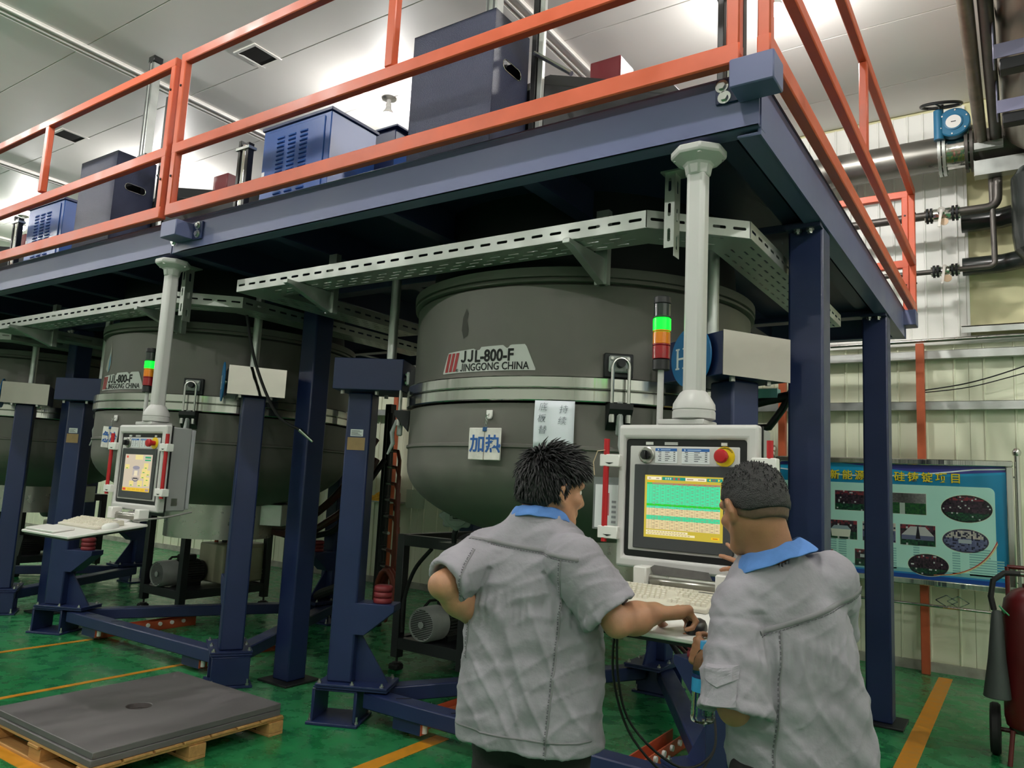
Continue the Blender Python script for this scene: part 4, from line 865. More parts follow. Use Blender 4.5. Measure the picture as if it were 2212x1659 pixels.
# cords hanging with a plug beside the frame columns
for (x, y, lab) in ((-4.36, 3.75, 'black cord with a silver plug hanging right of the middle column'), ):
    hose([(x-.34, y-.35, 2.66), (x-.25, y-.3, 2.3), (x-.10, y-.2, 1.95), (x+.05, y-.1, 1.84)], .011, M_RUBBER, 'cord', lab, 'cord')
    MB().cyl((x+.05, y-.1, 1.84), (x+.14, y-.05, 1.76), .016, .010, n=12).build('plug', M_STEEL, bpy.data.objects['cord'])
# pipe cluster on the right of the near furnace leg
gx, gy0 = -1.215, 4.12
t = thing('gas_valve', 'silver gas valve with black bent pipes between the near furnace leg and the corner column', 'valve', (gx, gy0, 1.5))
MB().cyl((gx-.015, gy0, 1.78), (gx-.015, gy0, 2.07), .042, n=20).build('body', M_BRUSH, t)
MB().lathe([(.0, 1.73), (.03, 1.74), (.045, 1.785)], (gx-.015, gy0, 0), n=16).build('end_cone', mat('teal_cap', (110, 168, 166), .35), t)
MB().tube([(gx+.02, gy0, 1.80), (gx+.055, gy0, 1.805), (gx+.085, gy0, 1.79), (gx+.098, gy0, 1.75), (gx+.10, gy0, 1.66)], .021, 14).build('elbow', M_PIPED if 'pipe_dark' in MATS else M_DARK, t)
MB().tube([(gx+.02, gy0, 1.90), (gx+.09, gy0, 1.905), (gx+.16, gy0, 2.0), (gx+.21, gy0, 2.10)], .021, 12).build('pipe', M_BLACK, t)
MB().tube([(gx, gy0, 2.03), (gx+.08, gy0, 2.05), (gx+.19, gy0, 2.07)], .026, 12).build('pipe', M_BLACK, t)
MB().box(gx+.02, gx+.14, gy0-.03, gy0+.04, 2.06, 2.11).build('bracket', mat('teal_cap', (110, 168, 166), .35), t)
MB().cyl((gx+.10, gy0, 1.67), (gx+.10, gy0, 1.50), .026, n=14).build('sleeve', M_DRED, t)
MB().tube([(gx+.10, gy0-.03, 1.50), (gx+.15, gy0-.03, 1.50), (gx+.175, gy0-.03, 1.46), (gx+.18, gy0-.03, 1.36)], .020, 12).build('elbow', M_BLACK, t)
MB().cyl((gx+.18, gy0-.03, 1.42), (gx+.185, gy0-.03, 1.22), .028, n=14).build('cylinder', M_RUBBER, t)
# ------------------------------------------------------------------ machines standing on the platform
M_CAB = mat('cabinet_textured', (36, 43, 72), .34, bump=.5, bs=260, var=.06, vs=4)
M_LOUV = mat('louvre_blue', (36, 74, 140), .34, bump=.08, bs=200)
Z = DK
def cabinet():
    t = thing('tall_cabinet', 'tall textured dark blue cabinet with oval hand hole above the nearest furnace', 'cabinet', (-2.49, 3.09, Z), 'dark blue cabinets with oval hand holes')
    x0, x1, y0, y1, zt = -2.775, -2.212, 2.93, 3.255, 4.0; th = .004
    MB().box(x0, x1, y0, y0+th, Z, zt).build('front_panel', M_CAB, t); MB().box(x0, x0+th, y0, y1, Z, zt).build('side_panel', M_CAB, t)
    MB().box(x0, x1, y0, y1, zt-th, zt).build('top_panel', M_CAB, t); MB().box(x0, x1, y1-th, y1, Z, zt-.12).build('back_panel', M_CAB, t)
    # right side with the hand hole cut through it
    cy, cz, hl, hr = 3.10, 3.735, .085, .030; n = 10
    hole = [(cy+hl-hr+hr*math.cos(a), cz+hr*math.sin(a)) for a in np.linspace(-PI/2, PI/2, n)]+[(cy-hl+hr+hr*math.cos(a), cz+hr*math.sin(a)) for a in np.linspace(PI/2, 3*PI/2, n)]
    b = MB(); m = len(hole); out = []
    for (y, z) in hole:
        a = math.atan2((z-cz), (y-cy)); ca, sa = math.cos(a), math.sin(a); s = min((y1-cy if ca > 0 else cy-y0)/max(1e-6, abs(ca)), (.25)/max(1e-6, abs(sa))); out.append((cy+s*ca, cz+s*sa))
    for (Y_, Z_) in ((y0, cz-.25), (y1, cz-.25), (y1, cz+.25), (y0, cz+.25)):
        k = min(range(m), key=lambda i: (out[i][0]-Y_)**2+(out[i][1]-Z_)**2); out[k] = (Y_, Z_)
    vs = [(x1, y, z) for y, z in hole]+[(x1, y, z) for y, z in out]
    b.add(vs, [(i, (i+1) % m, m+(i+1) % m, m+i) for i in range(m)]); b.obox((x1-.0, y0, Z), (0, y1-y0, 0), (0, 0, cz-.25-Z), (-.002, 0, 0)); b.obox((x1, y0, cz+.25), (0, y1-y0, 0), (0, 0, zt-cz-.25), (-.002, 0, 0))
    rp = b.build('right_panel', M_CAB, t)
    MB().tube([(x1+.001, y, z) for y, z in hole+hole[:1]], .003, 6, caps=False).build('hole_rim', M_STEEL, rp)
    MB().box(x0+.03, x1-.1, y0+.03, y1-.06, Z, zt-.10).build('inner_works', M_DARK, t)
    return t
cab = cabinet()
def louvre_box():
    t = thing('louvred_box', 'bright blue louvred power box on the platform, nearer and larger of the two', 'power box', (-4.21, 3.52, Z), 'blue louvred power boxes')
    x0, x1, y0, y1, zt = -4.57, -3.855, 3.31, 3.745, 4.03
    MB().box(x0, x1, y0, y1, Z, zt-.02).build('body', M_LOUV, t, bevel=.006); MB().box(x0-.012, x1+.015, y0-.012, y1+.012, zt-.02, zt+.004).build('lid', M_NAVY, t, bevel=.003)
    d = MB().box(x0+.02, x1-.055, y0-.008, y0, Z+.04, zt-.045).build('door', M_LOUV, t, bevel=.004)
    src = None
    for cx in (-4.36, -4.24, -4.115):
        for k in range(20):
            z = 3.30+.032*k
            if src is None: src = MB().add([(cx-.038, y0-.008, z), (cx+.038, y0-.008, z), (cx+.034, y0-.019, z+.004), (cx-.034, y0-.019, z+.004), (cx-.036, y0-.008, z+.020), (cx+.036, y0-.008, z+.020)], [(0, 1, 2, 3), (3, 2, 5, 4), (0, 3, 4), (1, 5, 2)]).build('louvre', M_LOUV, d); p0 = (cx, z)
            else: child_copy(src, d, (cx-p0[0], 0, z-p0[1]))
            MB
    MB().box(x0+.02, x0+.05, y0-.0095, y0-.008, 3.62, 3.69).build('label', M_PAPER, d)
    return t
lou = louvre_box()
def low_box():
    t = thing('junction_cabinet', 'low dark blue junction cabinet between the louvred box and the tall cabinet', 'cabinet', (-3.7, 3.9, Z), 'low junction cabinets on the platform')
    MB().box(-4.12, -3.46, 3.80, 4.05, Z, 3.93).build('body', M_NAVY, t, bevel=.005); MB().box(-4.02, -3.78, 3.86, 4.05, 3.93, 4.10).build('upper_box', M_NAVY, t, bevel=.004); MB().box(-4.06, -3.74, 3.83, 4.08, 4.10, 4.115).build('cap', M_NAVY, t, bevel=.002)
    MB().box(-3.72, -3.50, 3.797, 3.80, 3.5, 3.85).build('flap', M_LOUV, t, bevel=.004); return t
lowb = low_box()
M_MAROON = mat('maroon_paint', (104, 24, 34), .4)
def red_block(): 
    o = MB().box(-2.06, -1.86, 3.68, 3.86, 3.872, 4.03).build('motor_block', M_MAROON, None, bevel=.006, origin=(-1.96, 3.77, 3.85)); tag(o, 'maroon block on the dark hood of the near furnace, seen over the railing', 'block', 'maroon blocks on the furnace hoods'); return o
blk = red_block()
def actuator():
    t = thing('lifting_rail', 'grey aluminium lifting rail standing behind the tall cabinet of the nearest furnace', 'rail', (-2.25, 3.5, Z), 'lifting rails behind the cabinets')
    MB().box(-2.545, -2.465, 3.265, 3.34, Z, 5.0).build('profile', M_GALV, t, bevel=.006)
    for dx in (-.022, .022): MB().box(-2.505+dx-.006, -2.505+dx+.006, 3.261, 3.265, Z, 5.0).build('groove', mat('groove_dark', (80, 82, 82), .5), t)
    MB().box(-2.55, -2.46, 3.26, 3.345, 5.0, 5.06).build('end_cap', M_BLACK, t, bevel=.006); MB().box(-2.56, -2.43, 3.262, 3.344, 4.02, 4.16).build('carriage', M_BLACK, t, bevel=.006)
    return t
lft = actuator()
def guide():
    t = thing('guide_frame', 'black and silver guide frame with push rod behind the nearest tall cabinet', 'frame', (-2.1, 3.35, Z), 'guide frames with push rods')
    MB().box(-2.20, -2.165, 3.26, 3.31, Z, 4.6).build('black_rail', M_BLACK, t, bevel=.003); MB().box(-2.162, -2.13, 3.27, 3.30, Z, 4.6).build('silver_rail', M_GALV, t, bevel=.003)
    MB().cyl((-2.17, 3.25, 3.90), (-1.90, 3.20, 3.68), .013, n=14).build('push_rod', M_STEEL, t); return t
gui = guide()
def twin():
    t = thing('twin_rail', 'black twin rail with a silver rod standing near the corner post of the railing', 'rail', (-1.09, 3.29, Z), 'black twin rails by the furnace hoods')
    MB().box(-1.145, -1.115, 3.27, 3.32, Z, 3.98).build('black_rail', M_BLACK, t, bevel=.003); MB().box(-1.055, -1.02, 3.27, 3.32, Z, 3.95).build('black_rail', M_BLACK, t, bevel=.003); MB().cyl((-1.085, 3.29, Z), (-1.085, 3.29, 3.94), .020, n=16).build('silver_rod', M_STEEL, t); MB().box(-1.16, -1.005, 3.26, 3.33, 3.90, 3.92).build('head_bar', M_GALV, t); return t
twn = twin()
for dx, who in ((-UNIT, 'second furnace'), (-2*UNIT, 'third furnace, far left')):
    copy_tree(cab, (dx, 0, 0), label='textured dark blue cabinet with an oval hand hole above the '+who)
    copy_tree(lou, (dx, 0, 0), label='light blue louvred power box above the '+who+', by the railing')
    copy_tree(lowb, (dx, 0, 0), label='low dark blue junction cabinet above the '+who)
    o = copy_tree(blk, (dx, 0, 0), label='maroon block on the hood of the '+who)
    copy_tree(lft, (dx, 0, 0), label='grey aluminium lifting rail standing above the '+who)
    copy_tree(gui, (dx, 0, 0), label='black and silver guide frame above the '+who)
    copy_tree(twn, (dx, 0, 0), label='black twin rail with a silver rod above the '+who)
# ------------------------------------------------------------------ pipework high on the right-hand end of the back wall
M_PIPE = mat('pipe_steel', (128, 126, 120), .36, metal=.8, var=.12, vs=5, rvar=.1)
M_PIPED = mat('pipe_dark', (92, 88, 84), .42, metal=.6, var=.15, vs=6)
M_VALVE = mat('valve_blue', (32, 104, 140), .42)
YP = 7.85
def flange(b, x, y, z, r, w=.03): b.cyl((x-w/2, y, z), (x+w/2, y, z), r, n=28)
mp = thing('main_pipe', 'large grey steel pipe running along the wall behind the orange railing', 'pipe', (-3, YP, 4.83))
MB().cyl((-12, YP, 4.825), (-.52, YP, 4.825), .160, n=40).build('pipe', M_PIPE, mp)
MB().cyl((-.34, YP, 4.825), (.9, YP, 4.825), .160, n=40).build('pipe', M_PIPED, mp)
for x in (-.56, -.523, -.345, -.305):
    fl_ = MB(); flange(fl_, x, YP, 4.825, .215, .026); fo = fl_.build('flange', M_GALV if x < -.4 else M_PIPED, mp)
    src = None
    for k in range(12):
        a = 2*PI*k/12; q = (x-.018, YP+.188*math.cos(a), 4.825+.188*math.sin(a))
        if src is None: src = MB().cyl(q, (q[0]+.036, q[1], q[2]), .011, n=6).build('bolt', M_BOLT, fo); q0 = q
        else: child_copy(src, fo, tuple(np.array(q)-np.array(q0)))
for x in (-2.4, -4.8): MB().box(x-.04, x+.04, YP-.02, WY, 4.60, 4.665).build('wall_bracket', M_GALV, mp)
gv = thing('butterfly_valve', 'blue geared butterfly valve with a black handwheel on the large wall pipe', 'valve', (-.43, YP, 4.9))
MB().cyl((-.508, YP, 4.825), (-.362, YP, 4.825), .165, n=36).build('valve_body', M_STEEL, gv)
gy = YP-.20; gz = 5.01
g = MB().lathe([(.0, -.02), (.125, -.02), (.135, -.01), (.135, .06), (.11, .075), (.0, .075)], (-.435, gy-.03, gz), (0, 1, 0), n=40).build('gear_case', M_VALVE, gv)
MB().lathe([(.0, -.032), (.062, -.032), (.062, -.02)], (-.435, gy-.03, gz), (0, 1, 0), n=32).build('dial', M_WHITE, g)
MB().lathe([(.072, -.020), (.076, -.028), (.062, -.030)], (-.435, gy-.03, gz), (0, 1, 0), n=32, caps=False).build('dial_ring', M_VALVE, g)
MB().box(-.455, -.415, gy-.064, gy-.060, gz-.004, gz+.004).build('pointer', M_BEZEL, g)
for k in range(6): MB().lathe([(.007, -.028), (.007, -.02)], (-.435+.112*math.cos(PI/3*k+.4), gy-.03, gz+.112*math.sin(PI/3*k+.4)), (0, 1, 0), n=8).build('screw', M_WHITE, g)
MB().cyl((-.555, gy-.02, gz-.14), (-.555, gy-.02, gz+.145), .042, n=24).build('worm_housing', M_VALVE, gv)
MB().cyl((-.435, gy+.05, gz), (-.435, YP, 4.96), .05, n=20).build('valve_neck', M_VALVE, gv)
hw = np.array([-.535, gy-.02, gz+.165]); tl = nrm([.10, -.30, 1]); ua = nrm(np.cross([0, 1, 0], tl)); va = np.cross(tl, ua)
hh = MB().tube([hw+.165*(math.cos(a)*ua+math.sin(a)*va)+tl*.03 for a in np.linspace(0, 2*PI, 41)], .014, 10, caps=False).build('handwheel', M_BLACK, gv)
for a in (.3, .3+2*PI/3, .3+4*PI/3): MB().tube([hw+tl*.015, hw+.165*(math.cos(a)*ua+math.sin(a)*va)+tl*.03], .009, 8).build('spoke', M_BLACK, hh)
MB().cyl(hw-tl*.04, hw+tl*.035, .022, n=16).build('hub', M_BLACK, hh)

def small_line(pts, r, vx0, vx1, z, label, rf):
    t = thing('small_pipe', label, 'pipe', tuple(pts[0]), 'small valved pipes on the wall')
    P = [np.array(p, float) for p in pts]; out = [P[0]]
    for i in range(1, len(P)-1):
        d0 = nrm(P[i]-P[i-1]); d1 = nrm(P[i+1]-P[i]); e = r*2.4
        for s in np.linspace(0, 1, 7): a = P[i]-d0*e; c = P[i]+d1*e; out.append((1-s)**2*a+2*s*(1-s)*P[i]+s*s*c)
    out.append(P[-1]); MB().tube(out, r, 16).build('pipe', M_PIPED, t)
    for x in (vx0, vx1):
        for e in (-.016, .016):
            f = MB(); flange(f, x+e, YP, z, rf, .018); fo = f.build('flange', M_DARK, t)
        src = None
        for k in range(4):
            a = PI/4+PI/2*k; q = (x-.04, YP+rf*.72*math.cos(a), z+rf*.72*math.sin(a))
            if src is None: src = MB().cyl(q, (q[0]+.08, q[1], q[2]), .010, n=6).build('bolt', M_BOLT, fo); q0 = q
            else: child_copy(src, fo, tuple(np.array(q)-np.array(q0)))
    vb = MB().lathe([(r, 0), (r*1.5, .04), (rf*.8, (vx1-vx0)*.42), (rf*.8, (vx1-vx0)*.58), (r*1.5, vx1-vx0-.04), (r, vx1-vx0)], (vx0, YP, z), (1, 0, 0), n=24).build('valve_body', M_STEEL, t)
    xm = (vx0+vx1)/2
    MB().cyl((xm, YP, z), (xm, YP-.10, z+.015), r*.8, n=14).build('bonnet', M_STEEL, vb); MB().bar((xm, YP-.10, z+.015), (xm-.02, YP-.115, z-.15), .022, .010, (0, 1, 0)).build('lever', M_BRUSH, vb)
    MB().lathe([(.035, 0), (.035, .006), (0, .006)], (xm+.02, YP-.06, z-.09), (0, -1, 0), n=20).build('tag_disc', mat('tag_tan', (206, 176, 146), .5), vb)
    return t
small_line([(-12, YP, 4.20), (-.125, YP, 4.235), (-.115, YP, 4.55)], .040, -.665, -.455, 4.228, 'dark pipe with a flanged lever valve, upper of the two on the white wall sheet', .072)
small_line([(-12, YP, 3.685), (-.155, YP, 3.685), (-.165, YP, 4.55)], .024, -.62, -.47, 3.685, 'thin pipe with a flanged valve, lower of the two on the white wall sheet', .058)
# pipes and the round duct that run overhead along the right side, towards the camera
t = thing('overhead_pipe', 'rust-stained overhead pipe left of the round duct, first of the pair', 'pipe', (-.24, 6, 4.8), 'overhead pipes beside the duct'); MB().cyl((-.225, 2.0, 4.80), (-.225, YP-.20, 4.80), .048, n=20).build('pipe', mat('pipe_rust', (120, 108, 94), .4, metal=.6, var=.25, vs=8), t); MB().box(-.28, -.17, YP-.27, YP-.21, 4.70, 4.76).build('clip', M_GALV, t)
t = thing('overhead_pipe', 'overhead pipe between the rusty pipe and the round duct', 'pipe', (-.13, 6, 4.8), 'overhead pipes beside the duct'); MB().cyl((-.115, 2.0, 4.80), (-.115, YP-.20, 4.80), .046, n=20).build('pipe', M_PIPED, t); MB().box(-.17, -.06, YP-.27, YP-.21, 4.70, 4.76).build('clip', M_GALV, t)
t = thing('round_duct', 'big round steel duct overhead at the right edge', 'duct', (.26, 5.5, 4.9)); MB().cyl((.25, 1.5, 4.93), (.25, YP-.20, 4.93), .32, n=56).build('shell', mat('duct_steel', (150, 142, 128), .36, metal=.75, var=.12, vs=3, rvar=.08), t)
M_LAV = mat('hanger_paint', (116, 116, 140), .45)
for k, y in enumerate((5.7, 6.55)):
    t = thing('duct_hanger', ('grey steel duct hanger at the right edge, nearer one', 'grey steel duct hanger at the right edge, farther one')[k], 'bracket', (.25, y, 4.5), 'steel hangers under the round duct')
    b = MB(); b.box(-.085, .62, y-.07, y+.07, 4.58, 4.60); b.box(-.085, .62, y-.07, y-.06, 4.50, 4.60); b.build('channel', M_LAV, t, bevel=.003)
    MB().box(-.088, -.076, y-.06, y+.10, 4.50, 5.02).build('side_plate', M_LAV, t, bevel=.004); MB().box(-.05, .6, y-.05, y+.05, 4.42, 4.50).build('under_bar', M_DARK, t, bevel=.004)
t = thing('wall_bracket', 'galvanised channel bracket under the ends of the overhead pipes', 'bracket', (-.1, YP-.2, 4.6))
b = MB(); b.box(-.285, .5, YP-.14, YP-.135, 4.51, 4.64); b.box(-.285, .5, YP-.14, YP-.02, 4.505, 4.512); b.box(-.285, .5, YP-.14, YP-.02, 4.64, 4.645); b.build('channel', M_GALV, t); MB().box(-.29, -.285, YP-.14, YP-.02, 4.50, 4.65).build('end_plate', M_GALV, t)
t = thing('dark_vessel', 'dark glossy insulated vessel and bends at the right edge below the duct', 'vessel', (.25, 7.8, 3.7)); M_INS = mat('insulation_dark', (40, 46, 44), .25, var=.1, vs=4)
MB().lathe([(.0, 3.62), (.16, 3.66), (.24, 3.76), (.255, 3.9), (.255, 4.42), (.20, 4.50), (0, 4.52)], (.235, 7.75, 0), n=40).build('vessel_shell', M_INS, t)
for z, r in ((4.21, .095), (3.775, .085)): MB().tube([(-.42, 8.12, z), (-.1, 8.12, z), (.08, 8.02, z), (.2, 7.85, z)], r, 20).build('branch_pipe', M_INS, t)
t = thing('wall_shelf_rail', 'grey steel ledge on the beige wall with a long rail below it', 'ledge', (.0, 8.1, 3.2)); MB().box(-.44, 1.2, WY-.16, WY-.0, 3.19, 3.20).build('ledge', M_GALV, t); MB().box(-.44, 1.2, WY-.16, WY-.155, 3.135, 3.20).build('lip', M_GALV, t); MB().cyl((-1.6, WY-.14, 3.075), (1.2, WY-.14, 3.10), .018, n=12).build('rail', M_BRUSH, t)
hose([(-.80, WY-.13, 2.60), (-.4, WY-.16, 2.66), (0, WY-.2, 2.78), (.5, WY-.22, 2.98)], .006, M_RUBBER, 'cable', 'thin black cable tied to the red post and slanting up along the wall', 'cable')
hose([(-.80, WY-.13, 2.58), (-.4, WY-.16, 2.62), (0, WY-.2, 2.72), (.5, WY-.22, 2.86)], .005, M_RUBBER, 'cable', 'lower thin cable slanting along the wall from the red post', 'cable')
# little wall shelf with yellow rags far behind
t = thing('wall_shelf', 'small grey wall shelf far behind, carrying yellow cloths', 'shelf', (-7.6, WY-.12, 1.15)); MB().box(-7.95, -7.36, WY-.30, WY-.0, 1.155, 1.175).build('board', M_GALV, t); MB().prism([(0, 0), (-.25, 0), (0, -.16)], (-7.5, WY-.005, 1.155), (0, 1, 0), (0, 0, 1), (.02, 0, 0)).build('bracket', M_DARK, t)
M_YC = mat('yellow_cloth', (206, 160, 36), .8, var=.2, vs=20); b = MB(); R_ = random.Random(4)
nx, ny = 16, 8; b.add([(-7.92+.36*i/nx, WY-.28+.24*j/ny, 1.178+.10*math.sin(PI*i/nx)*math.sin(PI*j/ny)*(.6+.7*R_.random())) for j in range(ny+1) for i in range(nx+1)], [(j*(nx+1)+i, j*(nx+1)+i+1, (j+1)*(nx+1)+i+1, (j+1)*(nx+1)+i) for j in range(ny) for i in range(nx)])
o = b.build('cloth', M_YC, None, origin=(-7.74, WY-.15, 1.178), ang=70); solid(o, .003); tag(o, 'crumpled yellow cloth lying on the small wall shelf', 'cloth')
o = MB().box(-7.34, -6.99, WY-.012, WY-.001, 1.10, 1.36).build('notice_sheet', mat('clear_sleeve', (190, 204, 180), .3), None, origin=(-7.16, WY, 1.2)); tag(o, 'pale empty notice sleeve on the wall right of the small shelf', 'notice')
# ------------------------------------------------------------------ information board on its stainless stand
YB = 7.95
bd = thing('information_board', 'wide stainless framed information board with a pale blue photo poster on the wall', 'board', (-1.07, YB, 0))
bx0, bx1, bz0, bz1 = -2.10, -.075, .80, 1.94
for nm, a in (('top_rail', (bx0, bx1, bz1-.055, bz1)), ('bottom_rail', (bx0, bx1, bz0, bz0+.055)), ('side_rail', (bx0, bx0+.055, bz0+.055, bz1-.055)), ('side_rail', (bx1-.055, bx1, bz0+.055, bz1-.055))):
    MB().box(a[0], a[1], YB-.045, YB+.03, a[2], a[3]).build(nm, M_STEEL, bd, bevel=.008)
MB().box(bx0+.05, bx1-.05, YB-.012, YB+.02, bz0+.05, bz1-.05).build('back_sheet', M_GALV, bd)
px0, px1, pz0, pz1 = bx0+.055, bx1-.055, bz0+.055, bz1-.055; PW, PHt = px1-px0, pz1-pz0
X = lambda x: x-px0; Zz = lambda z: z-pz0
sh = [(R4(0, 0, PW, PHt), (26, 132, 176, 0)), (R4(0, 0, PW, .035), (24, 70, 150, 1)), (R4(0, .035, PW, .05), (40, 130, 190, 1))]
sh.append(([(0, PHt)]+[(PW*k/24, PHt-.065-.05*math.sin(PI*(k/24)*1.0)*(.3+k/24)) for k in range(25)]+[(PW, PHt)], (30, 150, 196, 1)))
sh.append(([(PW*.30, PHt), (PW*.45, PHt-.03), (PW*.62, PHt-.065), (PW*.80, PHt-.075), (PW, PHt-.045), (PW, PHt)], (60, 62, 140, 2)))
sh.append(([(0, PHt), (0, PHt-.03), (PW*.1, PHt-.02), (PW*.22, PHt)], (60, 62, 140, 2)))
for k in range(24):
    u0, u1 = k/24, (k+1)/24; f = lambda u: PHt-.075-.055*math.sin(PI*min(1, u*1.15))+.05*u*u
    sh.append(([(PW*u0, f(u0)), (PW*u1, f(u1)), (PW*u1, f(u1)+.012), (PW*u0, f(u0)+.012)], (220, 236, 240, 3)))
pr = .05; pp = [(0, .05), (PW-.085, .05), (PW-.085, Zz(1.70)-pr)]+[(PW-.085-pr+pr*math.cos(a), Zz(1.70)-pr+pr*math.sin(a)) for a in np.linspace(0, PI/2, 6)]+[(0, Zz(1.70))]
sh.append((pp, (186, 238, 226, 2)))
RB = random.Random(11)
for (x0, w_, h_) in ((-1.62, .10, .30), (-1.50, .07, .34), (-1.12, .12, .2), (-.86, .05, .25), (-.42, .16, .26), (-.55, .06, .20), (-.26, .10, .16)):
    for k in range(int(h_/.022)): sh.append((R4(X(x0), .07+.022*k, X(x0)+w_, .083+.022*k), (138, 194, 190, 3)))
sh.append((R4(0, .05, PW-.085, .085), (128, 188, 186, 3)))
def mosaic(shape, x0, x1, z0, z1, base, n=(12, 7), kind=0):
    """a small printed photograph: outline, then patches"""
    e = .004
    if shape == 'e':
        cx, cz, a, b_ = (x0+x1)/2, (z0+z1)/2, (x1-x0)/2, (z1-z0)/2; sh.append((ell(X(cx), Zz(cz), a+e, b_+e, 36), (210, 226, 200, 3))); sh.append((ell(X(cx), Zz(cz), a, b_, 36), (*base, 4))); inside = lambda x, z, m: ((x-cx)/(a-m))**2+((z-cz)/(b_-m))**2 < 1
    else:
        sh.append((R4(X(x0-e), Zz(z0-e), X(x1+e), Zz(z1+e)), (206, 226, 216, 3))); sh.append((R4(X(x0), Zz(z0), X(x1), Zz(z1)), (*base, 4))); inside = lambda x, z, m: True
    nx, nz = int(n[0]*1.7), int(n[1]*1.7)
    for i in range(nx):
        for j in range(nz):
            u, v = (i+.5)/nx, (j+.5)/nz; xa, xb = x0+(x1-x0)*i/nx, x0+(x1-x0)*(i+1)/nx; za, zb = z0+(z1-z0)*j/nz, z0+(z1-z0)*(j+1)/nz
            if not all(inside(p, q, .004) for p in (xa, xb) for q in (za, zb)): continue
            r = RB.random()
            if kind == 0: c = (30+int(40*r), 24+int(26*r), 34+int(30*r)) if v > .35 else (18+int(20*r), 40+int(50*r), 38+int(20*r)); c = (190, 196, 196) if r > .965 else c; c = (110+int(40*r), 50, 60) if v > .8 and r < .6 else c
            elif kind == 1: c = (60+int(60*abs(u-.5)*2)+int(20*r),)*3 if v > .55 else ((170, 186, 178) if abs(u-.5) < .06 else (24+int(16*r), 66+int(30*r), 44))
            elif kind == 2: c = (78+int(30*r), 84+int(30*r), 120+int(30*r)) if v < .62 else (150+int(60*r), 150+int(50*r), 150+int(40*r)); c = (44, 44, 66) if r < .25 else c
            sh.append((R4(X(xa), Zz(za), X(xb), Zz(zb)), (*c, 5)))
mosaic('r', -1.53, -1.14, 1.435, 1.62, (44, 34, 44), (16, 9), 0); mosaic('r', -1.14, -.75, 1.430, 1.62, (60, 66, 66), (16, 9), 1)
mosaic('e', -.63, -.235, 1.385, 1.625, (22, 24, 28), (18, 12), 0); mosaic('e', -.625, -.27, 1.12, 1.325, (60, 62, 84), (16, 9), 2); mosaic('e', -.905, -.58, .885, 1.08, (36, 34, 44), (16, 9), 0)
mosaic('r', -1.62, -1.335, 1.16, 1.335, (34, 38, 52), (11, 6), 0); mosaic('r', -1.285, -1.005, 1.16, 1.335, (90, 96, 130), (11, 6), 2); mosaic('r', -.965, -.68, 1.15, 1.335, (38, 40, 56), (11, 6), 0); mosaic('r', -1.355, -1.10, .925, 1.075, (40, 60, 56), (9, 6), 0); mosaic('r', -1.75, -1.55, .925, 1.05, (40, 60, 56), (9, 6), 0)
sh += [([(X(-1.56), Zz(1.18)), (X(-1.40), Zz(1.18)), (X(-1.39), Zz(1.25)), (X(-1.57), Zz(1.25))], (226, 230, 214, 6)), ([(X(-1.57), Zz(1.25)), (X(-1.39), Zz(1.25)), (X(-1.42), Zz(1.285)), (X(-1.54), Zz(1.285))], (150, 170, 180, 6)),
       ([(X(-.955), Zz(1.24)), (X(-.69), Zz(1.24)), (X(-.76), Zz(1.32)), (X(-.88), Zz(1.32))], (186, 188, 190, 6)), (R4(X(-.955), Zz(1.20), X(-.69), Zz(1.24)), (98, 104, 136, 6)), ([(X(-.84), Zz(1.21)), (X(-.80), Zz(1.21)), (X(-.815), Zz(1.32)), (X(-.825), Zz(1.32))], (30, 28, 40, 7)),
       (R4(X(-.50), Zz(1.20), X(-.40), Zz(1.235)), (170, 180, 190, 6)), (R4(X(-1.21), Zz(.955), X(-1.18), Zz(1.05)), (220, 222, 226, 6)), (R4(X(-1.31), Zz(1.0), X(-1.24), Zz(1.03)), (180, 190, 190, 6))]
for k in range(16):
    u0, u1 = k/16, (k+1)/16; q = lambda u, w_: ((1-u)**2*X(-.70)+2*u*(1-u)*X(-.33)+u*u*X(-.205)+w_*.2, (1-u)**2*.045+2*u*(1-u)*.06+u*u*.37-w_)
    for off, c in ((.0, (226, 210, 140)), (-.014*(u0+.2), (190, 60, 44))): sh.append(([q(u0, off), q(u1, off), q(u1, off+.010*(u0+.3)), q(u0, off+.010*(u0+.3))], (*c, 8)))
post = art('poster', sh, (px0, YB-.0135, pz0), (1, 0, 0), (0, 0, 1), art_mat('poster_print', rough=.25), bd, step=.0003)
M_YT = mat('title_yellow', (232, 214, 40), .5); M_YO = mat('title_outline', (96, 84, 40), .6)
title = '\u822a\u65b0\u80fd\u6e90\u591a\u6676\u7845\u94f8\u952d\u9879\u76ee'
for k, ch in enumerate(title):
    xx = -1.685+.1135*k-.008
    text('title', ch, (xx, YB-.017, 1.738+.000*k), (1, 0, 0), (0, 0, 1), .095, M_YO, post, bold=.0032); text('title', ch, (xx, YB-.0184, 1.738), (1, 0, 0), (0, 0, 1), .095, M_YT, post, bold=.0011)
for x in (bx0-.03, bx1+.03):
    p_ = MB().cyl((x, YB, .02), (x, YB, 1.985), .022, n=20).build('post', M_STEEL, bd); MB().lathe([(.0, 2.055), (.02, 2.05), (.033, 2.03), (.036, 2.015), (.030, 1.99), (.016, 1.98)][::-1], (x, YB, 0), n=24).build('ball_finial', M_STEEL, p_)
    MB().box(x-.03, x+.03, YB-.28, YB+.20, 0, .03).build('foot', M_STEEL, bd, bevel=.004)
    for z in (1.80, .9): MB().cyl((min(x, bx1) if x > 0 else x, YB, z), (bx1 if x > -1 else bx0, YB, z), .010, n=10).build('tie', M_STEEL, bd)
MB().cyl((bx0-.03, YB, .625), (bx1+.03, YB, .625), .013, n=14).build('lower_rail', M_STEEL, bd)
